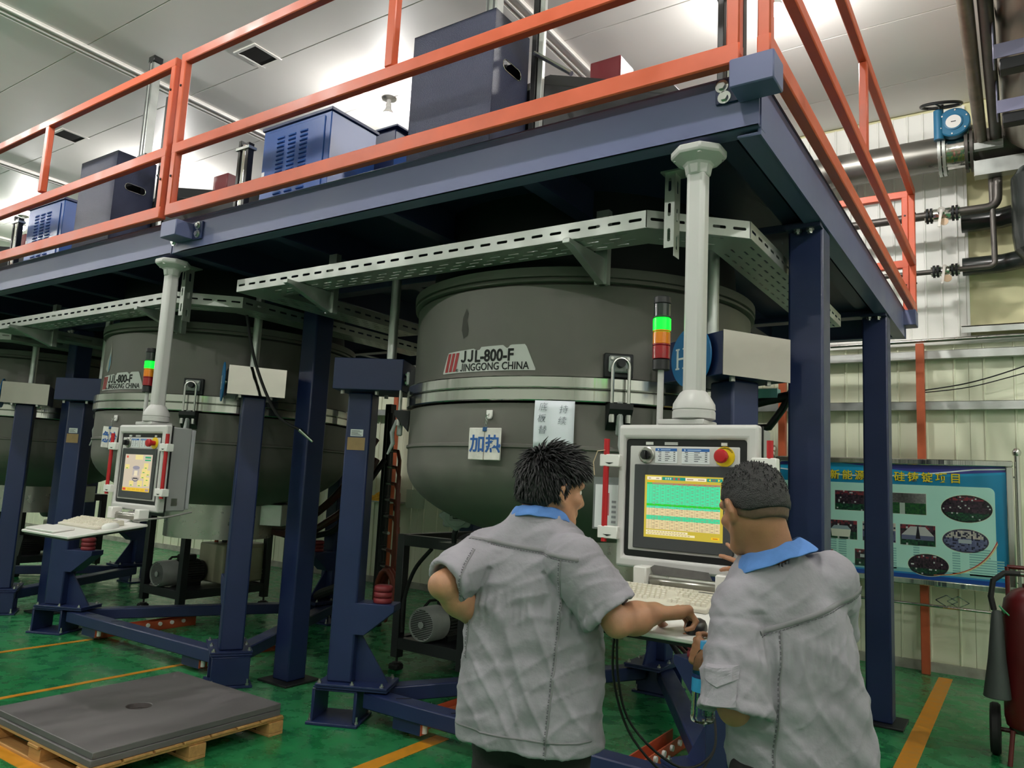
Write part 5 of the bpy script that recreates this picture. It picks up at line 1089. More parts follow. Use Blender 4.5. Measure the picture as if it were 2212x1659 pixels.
for cx in (-.605, -.515):
    pts = [(cx-.085, YB, .682), (cx, YB, .732), (cx+.085, YB, .682), (cx, YB, .632), (cx-.085, YB, .682)]; b = MB()
    for a, c in zip(pts, pts[1:]): b.bar(a, c, .008, .010, (0, 1, 0))
    b.build('diamond_ornament', M_STEEL, bd)
for x in (-1.9, -1.1): MB().cyl((x, YB, .625), (x, YB, .80), .008, n=10).build('strut', M_STEEL, bd)
# dark wheeled extinguisher at the right edge
ex = np.array([.02, 5.85, 0]); t = thing('wheeled_extinguisher', 'dark red wheeled fire extinguisher with hose and grey horn at the right edge', 'fire extinguisher', tuple(ex))
M_FX = mat('extinguisher_red', (84, 16, 18), .35, var=.08, vs=5)
MB().lathe([(.0, .16), (.10, .17), (.155, .21), (.165, .26), (.165, .88), (.15, .97), (.10, 1.03), (.05, 1.05), (.05, 1.07), (0, 1.07)], ex, n=44).build('cylinder', M_FX, t)
MB().cyl(ex+(0, 0, 1.06), ex+(0, 0, 1.16), .032, n=16).build('valve', M_BRUSH, t); MB().cyl(ex+(-.07, 0, 1.13), ex+(.07, 0, 1.13), .018, n=12).build('outlet', M_STEEL, t)
MB().tube([ex+(-.06, -.02, 1.13), ex+(-.14, -.05, 1.13), ex+(-.20, -.08, 1.08), ex+(-.215, -.09, .98), ex+(-.20, -.09, .90)], .017, 10).build('hose', M_RUBBER, t)
MB().lathe([(.02, .0), (.030, .02), (.05, .30), (.075, .52), (.07, .525), (.0, .50)], ex+(-.185, -.10, .90), (-.02, -.02, -1), n=24).build('horn', mat('horn_grey', (56, 62, 60), .6), t)
MB().tube([ex+(-.21, -.10, .90), ex+(-.13, -.06, .86), ex+(-.17, -.12, .93), ex+(-.12, -.14, .88)], .005, 6).build('tie_string', mat('green_string', (40, 130, 80), .6), t)
for s in (-1, 1):
    wh = MB().lathe([(.05, -.028), (.145, -.028), (.155, -.015), (.155, .015), (.145, .028), (.05, .028)], ex+(s*.215, .06, .155), (1, 0, 0), n=40, caps=False).build('wheel', M_RUBBER, t); MB().lathe([(.0, -.02), (.06, -.02), (.06, .02), (0, .02)], ex+(s*.215, .06, .155), (1, 0, 0), n=20).build('wheel_hub', M_FX, wh)
    MB().tube([ex+(s*.13, .12, .12), ex+(s*.13, .20, .6), ex+(s*.13, .26, 1.15)], .014, 10).build('frame_tube', M_FX, t)
MB().cyl(ex+(-.20, .06, .155), ex+(.20, .06, .155), .014, n=10).build('axle', M_FX, t); MB().cyl(ex+(-.13, .26, 1.15), ex+(.13, .26, 1.15), .014, n=10).build('handle', M_FX, t)
MB().tube([ex+(-.12, -.12, .20), ex+(-.14, -.16, .0)], .014, 10).build('front_leg', M_FX, t)

# ------------------------------------------------------------------ pallet with two dark slabs
M_SLAB = mat('slab_graphite', (96, 92, 93), .55, var=.22, vs=5, rvar=.12, stretch=(1, .35, 1)); M_WOOD = mat('pallet_wood', (186, 140, 84), .7, var=.22, vs=9, stretch=(.5, 4, 4), bump=.1, bs=60)
qx0, qx1, qy0, qy1 = -4.80, -3.69, 2.05, 3.20
t = thing('wooden_pallet', 'pale wooden pallet on the green floor under two dark slabs', 'pallet', (-4.24, 2.62, 0))
for y in (qy0+.01, (qy0+qy1)/2-.05, qy1-.11): MB().box(qx0, qx1, y, y+.10, 0, .016).build('bottom_board', M_WOOD, t, bevel=.002)
for x in (qx0, (qx0+qx1)/2-.06, qx1-.12):
    for y in (qy0+.01, (qy0+qy1)/2-.05, qy1-.11): MB().box(x, x+.12, y, y+.10, .0165, .076).build('block', M_WOOD, t, bevel=.002)
    MB().box(x, x+.11, qy0, qy1, .0765, .092).build('stringer_board', M_WOOD, t, bevel=.002)
for k in range(7): MB().box(qx0, qx1, qy0+.006+.163*k, qy0+.006+.163*k+.15, .0925, .106).build('deck_board', M_WOOD, t, bevel=.002)
def slab(z0, z1, x0, x1, y0, y1, hole, label):
    cx, cy, r = -4.235, 2.60, .068; n = 32; b = MB(); cir = [(cx+r*math.cos(2*PI*k/n), cy+r*math.sin(2*PI*k/n)) for k in range(n)]; out = []
    for k in range(n):
        a = 2*PI*k/n; ca, sa = math.cos(a), math.sin(a); s = min((x1-cx if ca > 0 else cx-x0)/max(1e-6, abs(ca)), (y1-cy if sa > 0 else cy-y0)/max(1e-6, abs(sa))); out.append([cx+s*ca, cy+s*sa])
    for (X_, Y_) in ((x0, y0), (x1, y0), (x1, y1), (x0, y1)):
        k = min(range(n), key=lambda i: (out[i][0]-X_)**2+(out[i][1]-Y_)**2); out[k] = [X_, Y_]
    for z in (z0, z1): b.add([(x, y, z) for x, y in cir]+[(x, y, z) for x, y in out], [tuple((i, (i+1) % n, n+(i+1) % n, n+i)) if z == z0 else tuple((n+i, n+(i+1) % n, (i+1) % n, i)) for i in range(n)])
    m = 2*n; b.f += [(i, m+i, m+(i+1) % n, (i+1) % n) for i in range(n)]+[(n+(i+1) % n, m+n+(i+1) % n, m+n+i, n+i) for i in range(n)]
    o = b.build('graphite_slab', M_SLAB, None, bevel=.003, origin=(cx, cy, z0)); tag(o, label, 'slab', 'dark slabs stacked on the pallet'); return o
slab(.1065, .139, -4.765, -3.70, 2.055, 3.17, True, 'lower dark grey slab lying directly on the wooden pallet')
slab(.1395, .172, -4.755, -3.705, 2.065, 3.175, True, 'upper dark grey slab with a round hole, topmost on the pallet')
# ------------------------------------------------------------------ people: smooth bodies grown from distance fields
def v3(*a): return np.array(a, float)
def smin(a, b, k):
    h = np.clip(.5+.5*(b-a)/k, 0, 1); return b*(1-h)+a*h-k*h*(1-h)
def d_cap(P, a, b, ra, rb):
    ab = b-a; pa = P-a; h = np.clip((pa@ab)/max(1e-9, ab@ab), 0, 1); q = pa-h[:, None]*ab
    return np.sqrt((q*q).sum(1))-(ra+(rb-ra)*h)
def d_ell(P, c, r, B=None):
    q = P-c
    if B is not None: q = q@B.T
    r = np.asarray(r, float); k0 = np.sqrt(((q/r)**2).sum(1)); k1 = np.sqrt(((q/(r*r))**2).sum(1)); return k0*(k0-1)/np.maximum(k1, 1e-6)
def polygonize(fn, lo, hi, h, slack=1.6):
    """surface nets on the blocks of a grid that the surface passes through"""
    lo = np.asarray(lo, float); n = (np.ceil((np.asarray(hi)-lo)/h/8).astype(int)+1)
    N = n*8+1; D = np.ones(N, np.float32)
    bc = np.stack(np.meshgrid(*[np.arange(k) for k in n], indexing='ij'), -1).reshape(-1, 3)
    cen = lo+(bc*8+4)*h; dv = fn(cen); keep = bc[np.abs(dv) < 8*h*.87*slack]
    far_in = bc[(dv <= -8*h*.87*slack)]
    for b in far_in: D[b[0]*8:b[0]*8+9, b[1]*8:b[1]*8+9, b[2]*8:b[2]*8+9] = -1
    off = np.stack(np.meshgrid(*[np.arange(9)]*3, indexing='ij'), -1).reshape(-1, 3)
    for s in range(0, len(keep), 400):
        kb = keep[s:s+400]; idx = (kb[:, None, :]*8+off[None]).reshape(-1, 3); val = fn(lo+idx*h); D[idx[:, 0], idx[:, 1], idx[:, 2]] = val
    S = D < 0; C8 = [S[i:N[0]-1+i, j:N[1]-1+j, k:N[2]-1+k] for i in (0, 1) for j in (0, 1) for k in (0, 1)]
    an = C8[0].copy(); al = C8[0].copy()
    for c in C8[1:]: an |= c; al &= c
    act = np.argwhere(an & ~al); ids = -np.ones(tuple(N-1), np.int64); ids[act[:, 0], act[:, 1], act[:, 2]] = np.arange(len(act))
    cor = np.array([(i, j, k) for i in (0, 1) for j in (0, 1) for k in (0, 1)]); vals = np.stack([D[act[:, 0]+c[0], act[:, 1]+c[1], act[:, 2]+c[2]] for c in cor], 1)
    acc = np.zeros((len(act), 3)); cnt = np.zeros(len(act))
    for a in range(8):
        for b in range(a+1, 8):
            if np.abs(cor[a]-cor[b]).sum() != 1: continue
            va, vb = vals[:, a], vals[:, b]; m = (va < 0) != (vb < 0); t = np.where(m, va/np.where(m, va-vb, 1), 0)
            p = cor[a]+t[:, None]*(cor[b]-cor[a]); acc[m] += p[m]; cnt[m] += 1
    V = lo+(act+acc/cnt[:, None])*h; F = []
    for ax in range(3):
        u, w_ = (ax+1) % 3, (ax+2) % 3; A = [slice(None)]*3; Bs = [slice(None)]*3
        A[ax] = slice(0, N[ax]-1); Bs[ax] = slice(1, N[ax]); A[u] = Bs[u] = slice(1, N[u]-1); A[w_] = Bs[w_] = slice(1, N[w_]-1)
        sa, sb = S[tuple(A)], S[tuple(Bs)]; e = np.argwhere(sa != sb); flip = sa[e[:, 0], e[:, 1], e[:, 2]]
        e = e.copy(); e[:, u] += 1; e[:, w_] += 1; q = []
        for du, dw in ((-1, -1), (0, -1), (0, 0), (-1, 0)):
            c = e.copy(); c[:, u] += du; c[:, w_] += dw; q.append(ids[c[:, 0], c[:, 1], c[:, 2]])
        q = np.stack(q, 1); q[~flip] = q[~flip][:, ::-1]; F.append(q)
    return V, np.concatenate(F)
def to_obj(name, V, F, m, parent):
    off = np.array(rootloc(parent)) if parent is not None else np.zeros(3)
    me = bpy.data.meshes.new(name); me.from_pydata((V-off).tolist(), [], F.tolist()); me.update(); me.polygons.foreach_set('use_smooth', [True]*len(me.polygons)); me.materials.append(m)
    o = bpy.data.objects.new(name, me); COL.objects.link(o)
    if parent is not None: o.parent = parent
    return o
def vnormals(V, F):
    n = np.cross(V[F[:, 2]]-V[F[:, 0]], V[F[:, 3]]-V[F[:, 1]]); N = np.zeros_like(V)
    for k in range(4): np.add.at(N, F[:, k], n)
    return N/np.maximum(1e-9, np.linalg.norm(N, axis=1))[:, None]
def relax(V, F, it=1, w=.5):
    E = np.concatenate([F[:, [0, 1]], F[:, [1, 2]], F[:, [2, 3]], F[:, [3, 0]]])
    for _ in range(it):
        A = np.zeros_like(V); c = np.zeros(len(V)); np.add.at(A, E[:, 0], V[E[:, 1]]); np.add.at(c, E[:, 0], 1); np.add.at(A, E[:, 1], V[E[:, 0]]); np.add.at(c, E[:, 1], 1)
        V = V*(1-w)+w*A/c[:, None]
    return V
_rw = np.random.default_rng(3)
def waves(P, dirs, lam, seed, n=5, spread=.5):
    """sum of crossing waves about the given direction: soft cloth folds"""
    r = np.random.default_rng(seed); s = np.zeros(len(P))
    for _ in range(n):
        d = nrm(np.asarray(dirs)+spread*r.normal(size=3)); k = 2*PI/(lam*(.7+.7*r.random())); s += np.sin(P@d*k+r.random()*6.28+1.3*np.sin(P@nrm(r.normal(size=3))*k*.45+r.random()*6))
    return s/n
def basis(fwd, up_=(0, 0, 1)):
    f_ = nrm(fwd); r_ = nrm(np.cross(f_, up_)); return np.stack([r_, f_, np.cross(r_, f_)])      # rows: right, forward, up

class Field:
    """groups of rounded pieces; each group is only worked out near itself"""
    def __init__(s): s.g = []
    def group(s, prims, k, centre, rad, cuts=()): s.g.append((prims, k, np.asarray(centre, float), rad, cuts)); return s
    def __call__(s, P):
        out = np.full(len(P), 9.0)
        for prims, k, c, rad, cuts in s.g:
            dc = np.sqrt(((P-c)**2).sum(1)); m = dc < rad; d = np.maximum(dc-rad*.8, .02)
            if m.any():
                Q = P[m]; e = None
                for pr in prims:
                    x = d_cap(Q, *pr[1:5]) if pr[0] == 'c' else d_ell(Q, *pr[1:]) ; kk = pr[5] if pr[0] == 'c' and len(pr) > 5 else k
                    e = x if e is None else smin(e, x, kk)
                for ct in cuts: e = -smin(-e, d_ell(Q, *ct), .004)
                d[m] = e
            out = smin(out, d, .012)
        return out

def head_prims(c, B):
    """c = centre between the ears; rows of B = right, forward, up"""
    L = lambda x, y, z: c+x*B[0]+y*B[1]+z*B[2]
    E = lambda x, y, z, r: ('e', L(x, y, z), r, B)
    p = [E(0, -.012, .030, (.074, .094, .090)), E(0, .020, -.030, (.062, .070, .078)), ('c', L(0, .060, -.092), L(0, .066, -.088), .024, .024), ('c', L(-.026, .058, -.094), L(.026, .058, -.094), .020, .020)]
    for s in (-1, 1):
        p += [('c', L(s*.056, .004, -.045), L(s*.030, .050, -.090), .020, .020), E(s*.040, .058, -.022, (.024, .024, .018)), ('c', L(s*.008, .084, .024), L(s*.044, .070, .026), .012, .012, .012)]
        p += [('c', L(s*.011, .092, -.040), L(s*.009, .094, -.036), .009, .008, .008)]
        # ear: rim, lobe, bowl
        er = [(.072, .008, .006), (.085, -.006, .019), (.094, -.020, .008), (.091, -.021, -.014), (.081, -.010, -.034), (.072, .004, -.044)]
        p += [('c', L(s*a[0], a[1], a[2]), L(s*b[0], b[1], b[2]), .0068, .0066, .004) for a, b in zip(er, er[1:])]
        p += [E(s*.075, -.007, -.012, (.009, .016, .025))]
    p += [('c', L(0, .086, .012), L(0, .104, -.030), .008, .0125, .010), ('c', L(-.020, .080, -.062), L(.020, .080, -.062), .008, .008, .008), ('c', L(-.016, .079, -.071), L(.016, .079, -.071), .008, .008, .006)]
    cuts = [(L(s*.032, .098, .004), (.016, .013, .008), B) for s in (-1, 1)]+[(L(s*.081, .000, -.018), (.006, .008, .012), B) for s in (-1, 1)]+[(L(0, .092, -.0665), (.018, .010, .0016), B)]
    return p, cuts, L
def finger(base, d, nrm_, lens, r0, curls):
    """chain of three tapering pieces bending from d towards the palm side nrm_"""
    out = []; p = base; a = 0; ax = d; dn = nrm_
    for l, r, cu in zip(lens, (r0, r0*.92, r0*.84), curls):
        a += cu; dd = math.cos(a)*d+math.sin(a)*dn; q = p+dd*l; out.append(('c', p, q, r, r*.92, .004)); p = q
    return out
def hand_prims(wrist, d, palm_n, side_thumb, curls, spread=.06, thumb_dir=None, scale=1.0, thumb_curl=(.3, .4)):
    """d: wrist to knuckles; palm_n: out of the palm; side_thumb: unit towards the thumb"""
    d = nrm(d); palm_n = nrm(palm_n-np.dot(palm_n, d)*d); t = nrm(side_thumb-np.dot(side_thumb, d)*d-np.dot(side_thumb, palm_n)*palm_n); S = scale
    p = []; kn = [wrist+d*(.088-.004*abs(i-1.2))*S+t*(.030-.020*i)*S-palm_n*.004*S for i in range(4)]
    for i in range(4): p.append(('c', wrist+t*(.016-.011*i)*S+d*.012*S, kn[i], .0145*S, .0115*S, .012))
    p.append(('c', wrist+t*.018*S+d*.025*S+palm_n*.006*S, wrist+t*.026*S+d*.060*S+palm_n*.008*S, .016*S, .013*S, .012))
    p.append(('c', wrist-t*.020*S+d*.02*S+palm_n*.005*S, wrist-t*.026*S+d*.06*S+palm_n*.006*S, .013*S, .012*S, .012))
    L = ((.040, .025, .020), (.045, .029, .022), (.041, .027, .021), (.032, .020, .018))
    for i in range(4):
        dd = nrm(d+t*spread*(1.4-i)); p += finger(kn[i], dd, palm_n, [l*S for l in L[i]], (.0092, .0095, .009, .0078)[i]*S, curls[i])
        p.append(('e', kn[i]-palm_n*.003*S, (.0105*S,)*3))
    td = nrm(thumb_dir if thumb_dir is not None else d*.55+t*.75+palm_n*.25); tb = wrist+t*.024*S+d*.022*S+palm_n*.006*S
    p.append(('c', tb, tb+td*.042*S, .0135*S, .0110*S, .008)); q = tb+td*.042*S; td2 = nrm(td*math.cos(thumb_curl[0])+d*math.sin(thumb_curl[0])); p.append(('c', q, q+td2*.032*S, .0108*S, .0098*S, .004)); q2 = q+td2*.032*S
    td3 = nrm(td2*math.cos(thumb_curl[1])+(d*.5+palm_n*.5)*math.sin(thumb_curl[1])); p.append(('c', q2, q2+td3*.024*S, .0098*S, .0080*S, .004)); return p

def skin_mat(name, col, hair=None):
    m = mat(name, col, .52, var=.10, vs=26, bump=.06, bs=220); b = m.node_tree.nodes['Principled BSDF']
    b.inputs['Subsurface Weight'].default_value = .12; b.inputs['Subsurface Radius'].default_value = (.012, .005, .003); b.inputs['Subsurface Scale'].default_value = .6; return m
def cloth_mat(name, col):
    m = mat(name, col, .85, var=.16, vs=7, bump=.22, bs=46); return m
M_SHIRT = cloth_mat('work_shirt_grey', (144, 140, 148)); M_SEAM = mat('seam_grey', (122, 120, 124), .85); M_STITCH = mat('stitch_dark', (88, 86, 92), .9); M_COLLAR = mat('collar_blue', (84, 128, 196), .8, var=.10, vs=20, bump=.2, bs=60)
M_TROUS = mat('trousers_black', (26, 25, 26), .85, var=.2, vs=10, bump=.2, bs=60); M_HAIR = mat('hair_black', (12, 12, 15), .55, var=.2, vs=60); M_SHOE = mat('shoe_black', (22, 22, 22), .4)

class Person: pass
def torso_fn(p, tab, lean0, lean1, zlo, R, F_, expo=2.5, tilt=0.0):
    """elliptic slices between the waist point lean0 and the neck point lean1; tab = rows (z, half width, half depth, shift back)"""
    tz = np.array([q[0] for q in tab]); ta = np.array([q[1] for q in tab]); tb = np.array([q[2] for q in tab]); ts = np.array([q[3] for q in tab])
    def fn(P):
        z = P[:, 2]; u = np.clip((z-lean0[2])/(lean1[2]-lean0[2]), -.4, 1.2); c = lean0[:2]+(lean1[:2]-lean0[:2])*u[:, None]
        q = P[:, :2]-c; x = q@R[:2]; y = q@F_[:2]; z = z-tilt*x*np.clip((z-lean0[2])/.25, 0, 1); a = np.interp(z, tz, ta); b = np.interp(z, tz, tb); y = y-np.interp(z, tz, ts)
        k = (np.abs(x/a)**expo+np.abs(y/b)**expo)**(1/expo); d = (k-1)*np.minimum(a, b)
        return np.maximum(d, np.maximum(z-tz[-1], zlo-z))
    return fn
def sleeve_fn(a, b, ra, rb, cut0=True):
    ax = nrm(b-a); L = np.linalg.norm(b-a)
    def fn(P):
        d = d_cap(P, a, b+ax*.08, ra, rb); s = (P-a)@ax; d = np.maximum(d, s-L)
        inner = np.maximum(d_cap(P, a+ax*(L-.07), b+ax*.10, rb-.019, rb-.014), L-.032-s); return np.maximum(d, -inner)
    return fn
def ribbon_on(bvh, pts, wd, lift, side, name, m, parent, toward):
    """flat strip following the cloth: pts are carried onto the surface along `toward`"""
    out = []; b = MB(); hit = []
    for p in pts:
        h, n, i, d = bvh.ray_cast(Vector(p), Vector(toward))
        if h is None: continue
        hit.append((np.array(h), np.array(n)))
    k = len(hit); vs = []
    for i in range(k):
        t = nrm(hit[min(i+1, k-1)][0]-hit[max(i-1, 0)][0]); n = hit[i][1]; n = n if np.dot(n, toward) < 0 else -n; s = nrm(np.cross(t, n))
        vs += [hit[i][0]+s*wd/2+n*.0004, hit[i][0]+s*wd/2*.8+n*lift, hit[i][0]-s*wd/2*.8+n*lift, hit[i][0]-s*wd/2+n*.0004]
    if k < 3: return None, hit
    b.add(vs, [(4*i+j, 4*i+j+1, 4*i+4+j+1, 4*i+4+j) for i in range(k-1) for j in range(3)]); return b.build(name, m, parent, ang=80), hit
def stitches(hit, toward, off, step, name, parent, ln=.006, wd=.0022):
    b = MB(); acc = 0
    for (p, n), (q, n2) in zip(hit, hit[1:]):
        t = nrm(q-p); L = np.linalg.norm(q-p); n = n if np.dot(n, toward) < 0 else -n; s = nrm(np.cross(t, n)); x = 0
        while x < L: c = p+t*x+s*off+n*.0016; b.obox(c-s*wd/2, t*ln, s*wd, n*.0008); x += step
    o = b.build(name, M_STITCH, parent); o['kind'] = 'stuff'; return o

def collar(parent, c, B, r0, flap, z0, z1, drop, open_=.35, name='collar'):
    """folded collar: stand, crease and a flap that falls outward; opens at the front"""
    b = MB(); n = 40; prof = [(0.0, z0, 0), (.004, z1, 0), (.009, z1+.006, 0), (.016, z1, .0), (.5, .5, 1), (1.0, 0, 1)]; rows = []
    for i in range(n+1):
        th = -PI+open_+(2*PI-2*open_)*i/n; dx, dy = math.sin(th), -math.cos(th); k = abs(th)/PI     # th = 0 at the nape
        row = []
        for (a, z, m) in prof:
            if m == 0: r = r0+a; zz = z-.030*k*k-.01*k
            else: r = r0+.016+(flap*(1+.35*k*k))*a; zz = z1-.030*k*k-.01*k-(drop*(1+.5*k))*a-(.5*max(0, r-.10))*a*(.4+abs(dx)*.6)
            e = 1.0+.12*abs(dx); row.append(c+B[0]*dx*r*e+B[1]*dy*r+B[2]*(zz+.0015*math.sin(9*th+3*a)))
        rows.append(row)
    m = len(prof); b.add([p for r in rows for p in r], [(i*m+j, i*m+j+1, (i+1)*m+j+1, (i+1)*m+j) for i in range(n) for j in range(m-1)])
    o = b.build(name, M_COLLAR, parent, ang=75); s = o.modifiers.new('thick', 'SOLIDIFY'); s.thickness = .003; sd = o.modifiers.new('sub', 'SUBSURF'); sd.levels = sd.render_levels = 1; return o

def build_person(label, root, Fz, head_c, head_f, head_up, neck_b, tab_shirt, waist, shL, elL, wrL, shR, elR, wrR, handL, handR, sleeveL, sleeveR, hem, skin, seed, tilt, hips, feet):
    """one continuous body; shirt, collar, trousers, hair, eyes and shoes are its children"""
    Fd = nrm(Fz); R = nrm(np.cross(Fd, [0, 0, 1])); B = basis(head_f, head_up); hp, hcuts, HL = head_prims(head_c, B)
    nk = HL(0, -.022, -.045)
    fld = Field(); fld.group(hp, .018, HL(0, .0, -.0), .30, hcuts)
    sp = lambda t: waist+(neck_b-waist)*t
    tor = [('c', nk, neck_b, .054, .058, .03), ('c', HL(0, -.03, -.02), neck_b, .052, .060, .03), ('c', shL*.75+sp(.86)*.25, sp(.84), .046, .060, .04), ('c', shR*.75+sp(.86)*.25, sp(.84), .046, .060, .04),
           ('c', sp(.62)+Fd*.012-R*.075, sp(.62)+Fd*.012+R*.075, .082, .082, .05), ('c', sp(.62), waist, .088, .095, .05), ('c', waist-R*.07-[0, 0, .03], waist+R*.07-[0, 0, .03], .098, .098, .05)]
    fld.group(tor, .04, (neck_b+waist)/2, .62)
    for hipp, ft in zip(hips, feet):
        kn = (hipp+ft)/2+Fd*.02; fld.group([('c', hipp, kn, .088, .058, .03), ('c', kn-Fd*.012, ft+[0, 0, .09], .058, .040, .03), ('c', ft+[0, 0, .05], ft+Fd*.15+[0, 0, .03], .038, .030, .03)], .03, (hipp+ft)/2, .66)
    for sh_, el, wr in ((shL, elL, wrL), (shR, elR, wrR)):
        ax = nrm(wr-el); fld.group([('c', sh_, el, .052, .037, .02), ('c', el, el+ax*.09, .036, .045, .02), ('c', el+ax*.08, wr, .046, .033, .02)], .02, (sh_+wr)/2, .48)
    for hp_, wr in ((handL, wrL), (handR, wrR)):
        fld.group(hp_, .006, wr, .24)
    allp = np.stack([HL(0, 0, .13), HL(.1, .12, 0), HL(-.1, -.12, 0), shL, shR, elL, elR, wrL, wrR, *feet]+[p[2] for h in (handL, handR) for p in h if p[0] == 'c'])
    lo = allp.min(0)-.10; hi = allp.max(0)+.10; lo[2] = 0.0-.02; hi[2] = HL(0, 0, .14)[2]+.03
    V, F = polygonize(fld, lo, hi, .0048); V = relax(V, F, 1, .35)
    body = to_obj('person', V, F, skin, None); me = body.data
    off = np.array(root, float); me.vertices.foreach_set('co', (V-off).ravel()); body.location = root; me.update(); tag(body, label, 'person')
    # eyes
    for s in (-1, 1):
        e = MB(); c = HL(s*.031, .0705, .004); e.lathe([(.0, .0118)]+[(.0118*math.sin(a), .0118*math.cos(a)) for a in np.linspace(.15, PI, 10)], c, B[1], n=18); eo = e.build('eye', mat('eye_white', (224, 218, 210), .2), body)
        MB().lathe([(.0, .0125), (.0035, .0123), (.0058, .0112)], c, B[1], n=16).build('iris', mat('iris_dark', (30, 18, 12), .15), eo)
        MB().tube([HL(s*.016, .092, .024), HL(s*.032, .091, .029), HL(s*.048, .080, .024)], [.003, .004, .002], 6).build('eyebrow', M_HAIR, body)
    # shirt
    tf = torso_fn(None, tab_shirt, waist, neck_b, hem, R, Fd, 2.5, tilt); sl = [sleeve_fn(*sleeveL), sleeve_fn(*sleeveR)]; yoke_z = shL[2]*.5+shR[2]*.5-.085
    def shirt(P):
        d = tf(P); inner = np.maximum(d+.018, (P[:, 2]-(hem+.05))); d = np.maximum(d, -inner)
        for s_ in sl: d = smin(d, s_(P), .017)
        hole = d_cap(P, nk, neck_b-[0, 0, .02], .064, .066); return -smin(-d, hole, .006)
    pts = np.stack([shL, shR, sleeveL[1], sleeveR[1], waist, neck_b]); lo = pts.min(0)-.20; hi = pts.max(0)+.20; lo[2] = hem-.03; hi[2] = neck_b[2]+.09
    V, F = polygonize(shirt, lo, hi, .0065, 2.2); V = relax(V, F, 2, .5); N = vnormals(V, F)
    back = np.clip(-(N@Fd), 0, 1); zr = V[:, 2]-yoke_z; x = (V-waist)@R; low = np.clip((-zr)/.06, 0, 1)
    amp = .0095*np.clip(-zr/.10, .25, 1)
    disp = amp*waves(V, R*1.0+np.array([0, 0, .35]), .14, seed, 5, .45)+.0045*waves(V, R*.4+np.array([0, 0, 1.0]), .075, seed+1, 5, .7)
    rid = 1-np.abs(waves(V, R*.8+np.array([0, 0, .7]), .20, seed+2, 3, .25))*2.2; disp += .0055*np.clip(rid, 0, 1)**2*low+.0035*np.clip(1-np.abs(waves(V, R*.6-np.array([0, 0, .8]), .16, seed+12, 3, .25))*3.0, 0, 1)**2
    disp += .0032*np.sin(x*2*PI/.026+1.5*np.sin(x*40))*np.clip(1+zr/.11, 0, 1)*low*back*2       # gathers under the yoke
    for s_ in (sleeveL, sleeveR):
        ax = nrm(s_[1]-s_[0]); near = np.exp(-(d_cap(V, s_[0], s_[1], 0.0, 0.0)/.11)**4); disp += near*.004*waves(V, ax, .06, seed+5, 4, .6)
        s1 = (V-s_[0])@ax; L_ = np.linalg.norm(s_[1]-s_[0]); out = np.clip(((V-s_[0])@(s_[0]-(shL+shR)/2))/.03, -1, 1)
        disp -= near*(.0055*np.exp(-((s1-.035)/.008)**2)+.0035*np.exp(-((s1-L_+.030)/.006)**2))
    dt = tf(V); ds = np.minimum(sl[0](V), sl[1](V)); disp -= .010*np.exp(-((dt-ds)/.010)**2)*(V[:, 2] < shL[2]*.5+shR[2]*.5-.03)
    arm = np.minimum(d_cap(V, shL, sleeveL[1], 0.0, 0.0), d_cap(V, shR, sleeveR[1], 0.0, 0.0))
    V = V+N*disp[:, None]; so = to_obj('shirt', V, F, M_SHIRT, body)
    from mathutils.bvhtree import BVHTree
    bvh = BVHTree.FromPolygons(V.tolist(), F.tolist()); P = Person(); P.body = body; P.shirt = so; P.bvh = bvh; P.R = R; P.F = Fd; P.HL = HL; P.B = B; P.yz = yoke_z; P.waist = waist; P.neck = neck_b
    # trousers and shoes
    tr = Field(); tr.group([('c', waist-R*.08-[0, 0, .08], waist+R*.08-[0, 0, .08], .106, .106, .04), ('c', waist-R*.06, waist+R*.06, .10, .10, .04)], .04, waist, .5)
    for hipp, ft in zip(hips, feet):
        kn = (hipp+ft)/2+Fd*.02; tr.group([('c', hipp, kn, .098, .080, .03), ('c', kn, ft+[0, 0, .10], .082, .072, .04)], .04, (hipp+ft)/2, .66)
    lo = np.minimum(feet[0], feet[1])-.25; hi = np.maximum(hips[0], hips[1])+.25; lo[2] = .02; hi[2] = waist[2]+.02
    tf_ = lambda Q: np.maximum(np.maximum(tr(Q), Q[:, 2]-waist[2]+.01), .06-Q[:, 2])
    V, F = polygonize(tf_, lo, hi, .0095, 1.8); N = vnormals(V, F); V = V+N*(.006*waves(V, (0, 0, 1), .09, seed+8, 5, .8))[:, None]; to_obj('trousers', V, F, M_TROUS, body)
    for ft in feet:
        b = MB(); B2 = np.stack([R, Fd, [0, 0, 1]]); sf = Field(); sf.group([('c', ft+[0, 0, .045], ft+Fd*.17+[0, 0, .038], .048, .042, .03), ('c', ft+[0, 0, .04], ft+[0, 0, .09], .047, .044, .03)], .03, ft, .4)
        V, F = polygonize(lambda Q: np.maximum(sf(Q), .002-Q[:, 2]), np.array(ft)-[.28, .28, .02], np.array(ft)+[.28, .28, .16], .010); to_obj('shoe', V, F, M_SHOE, body)
    return P
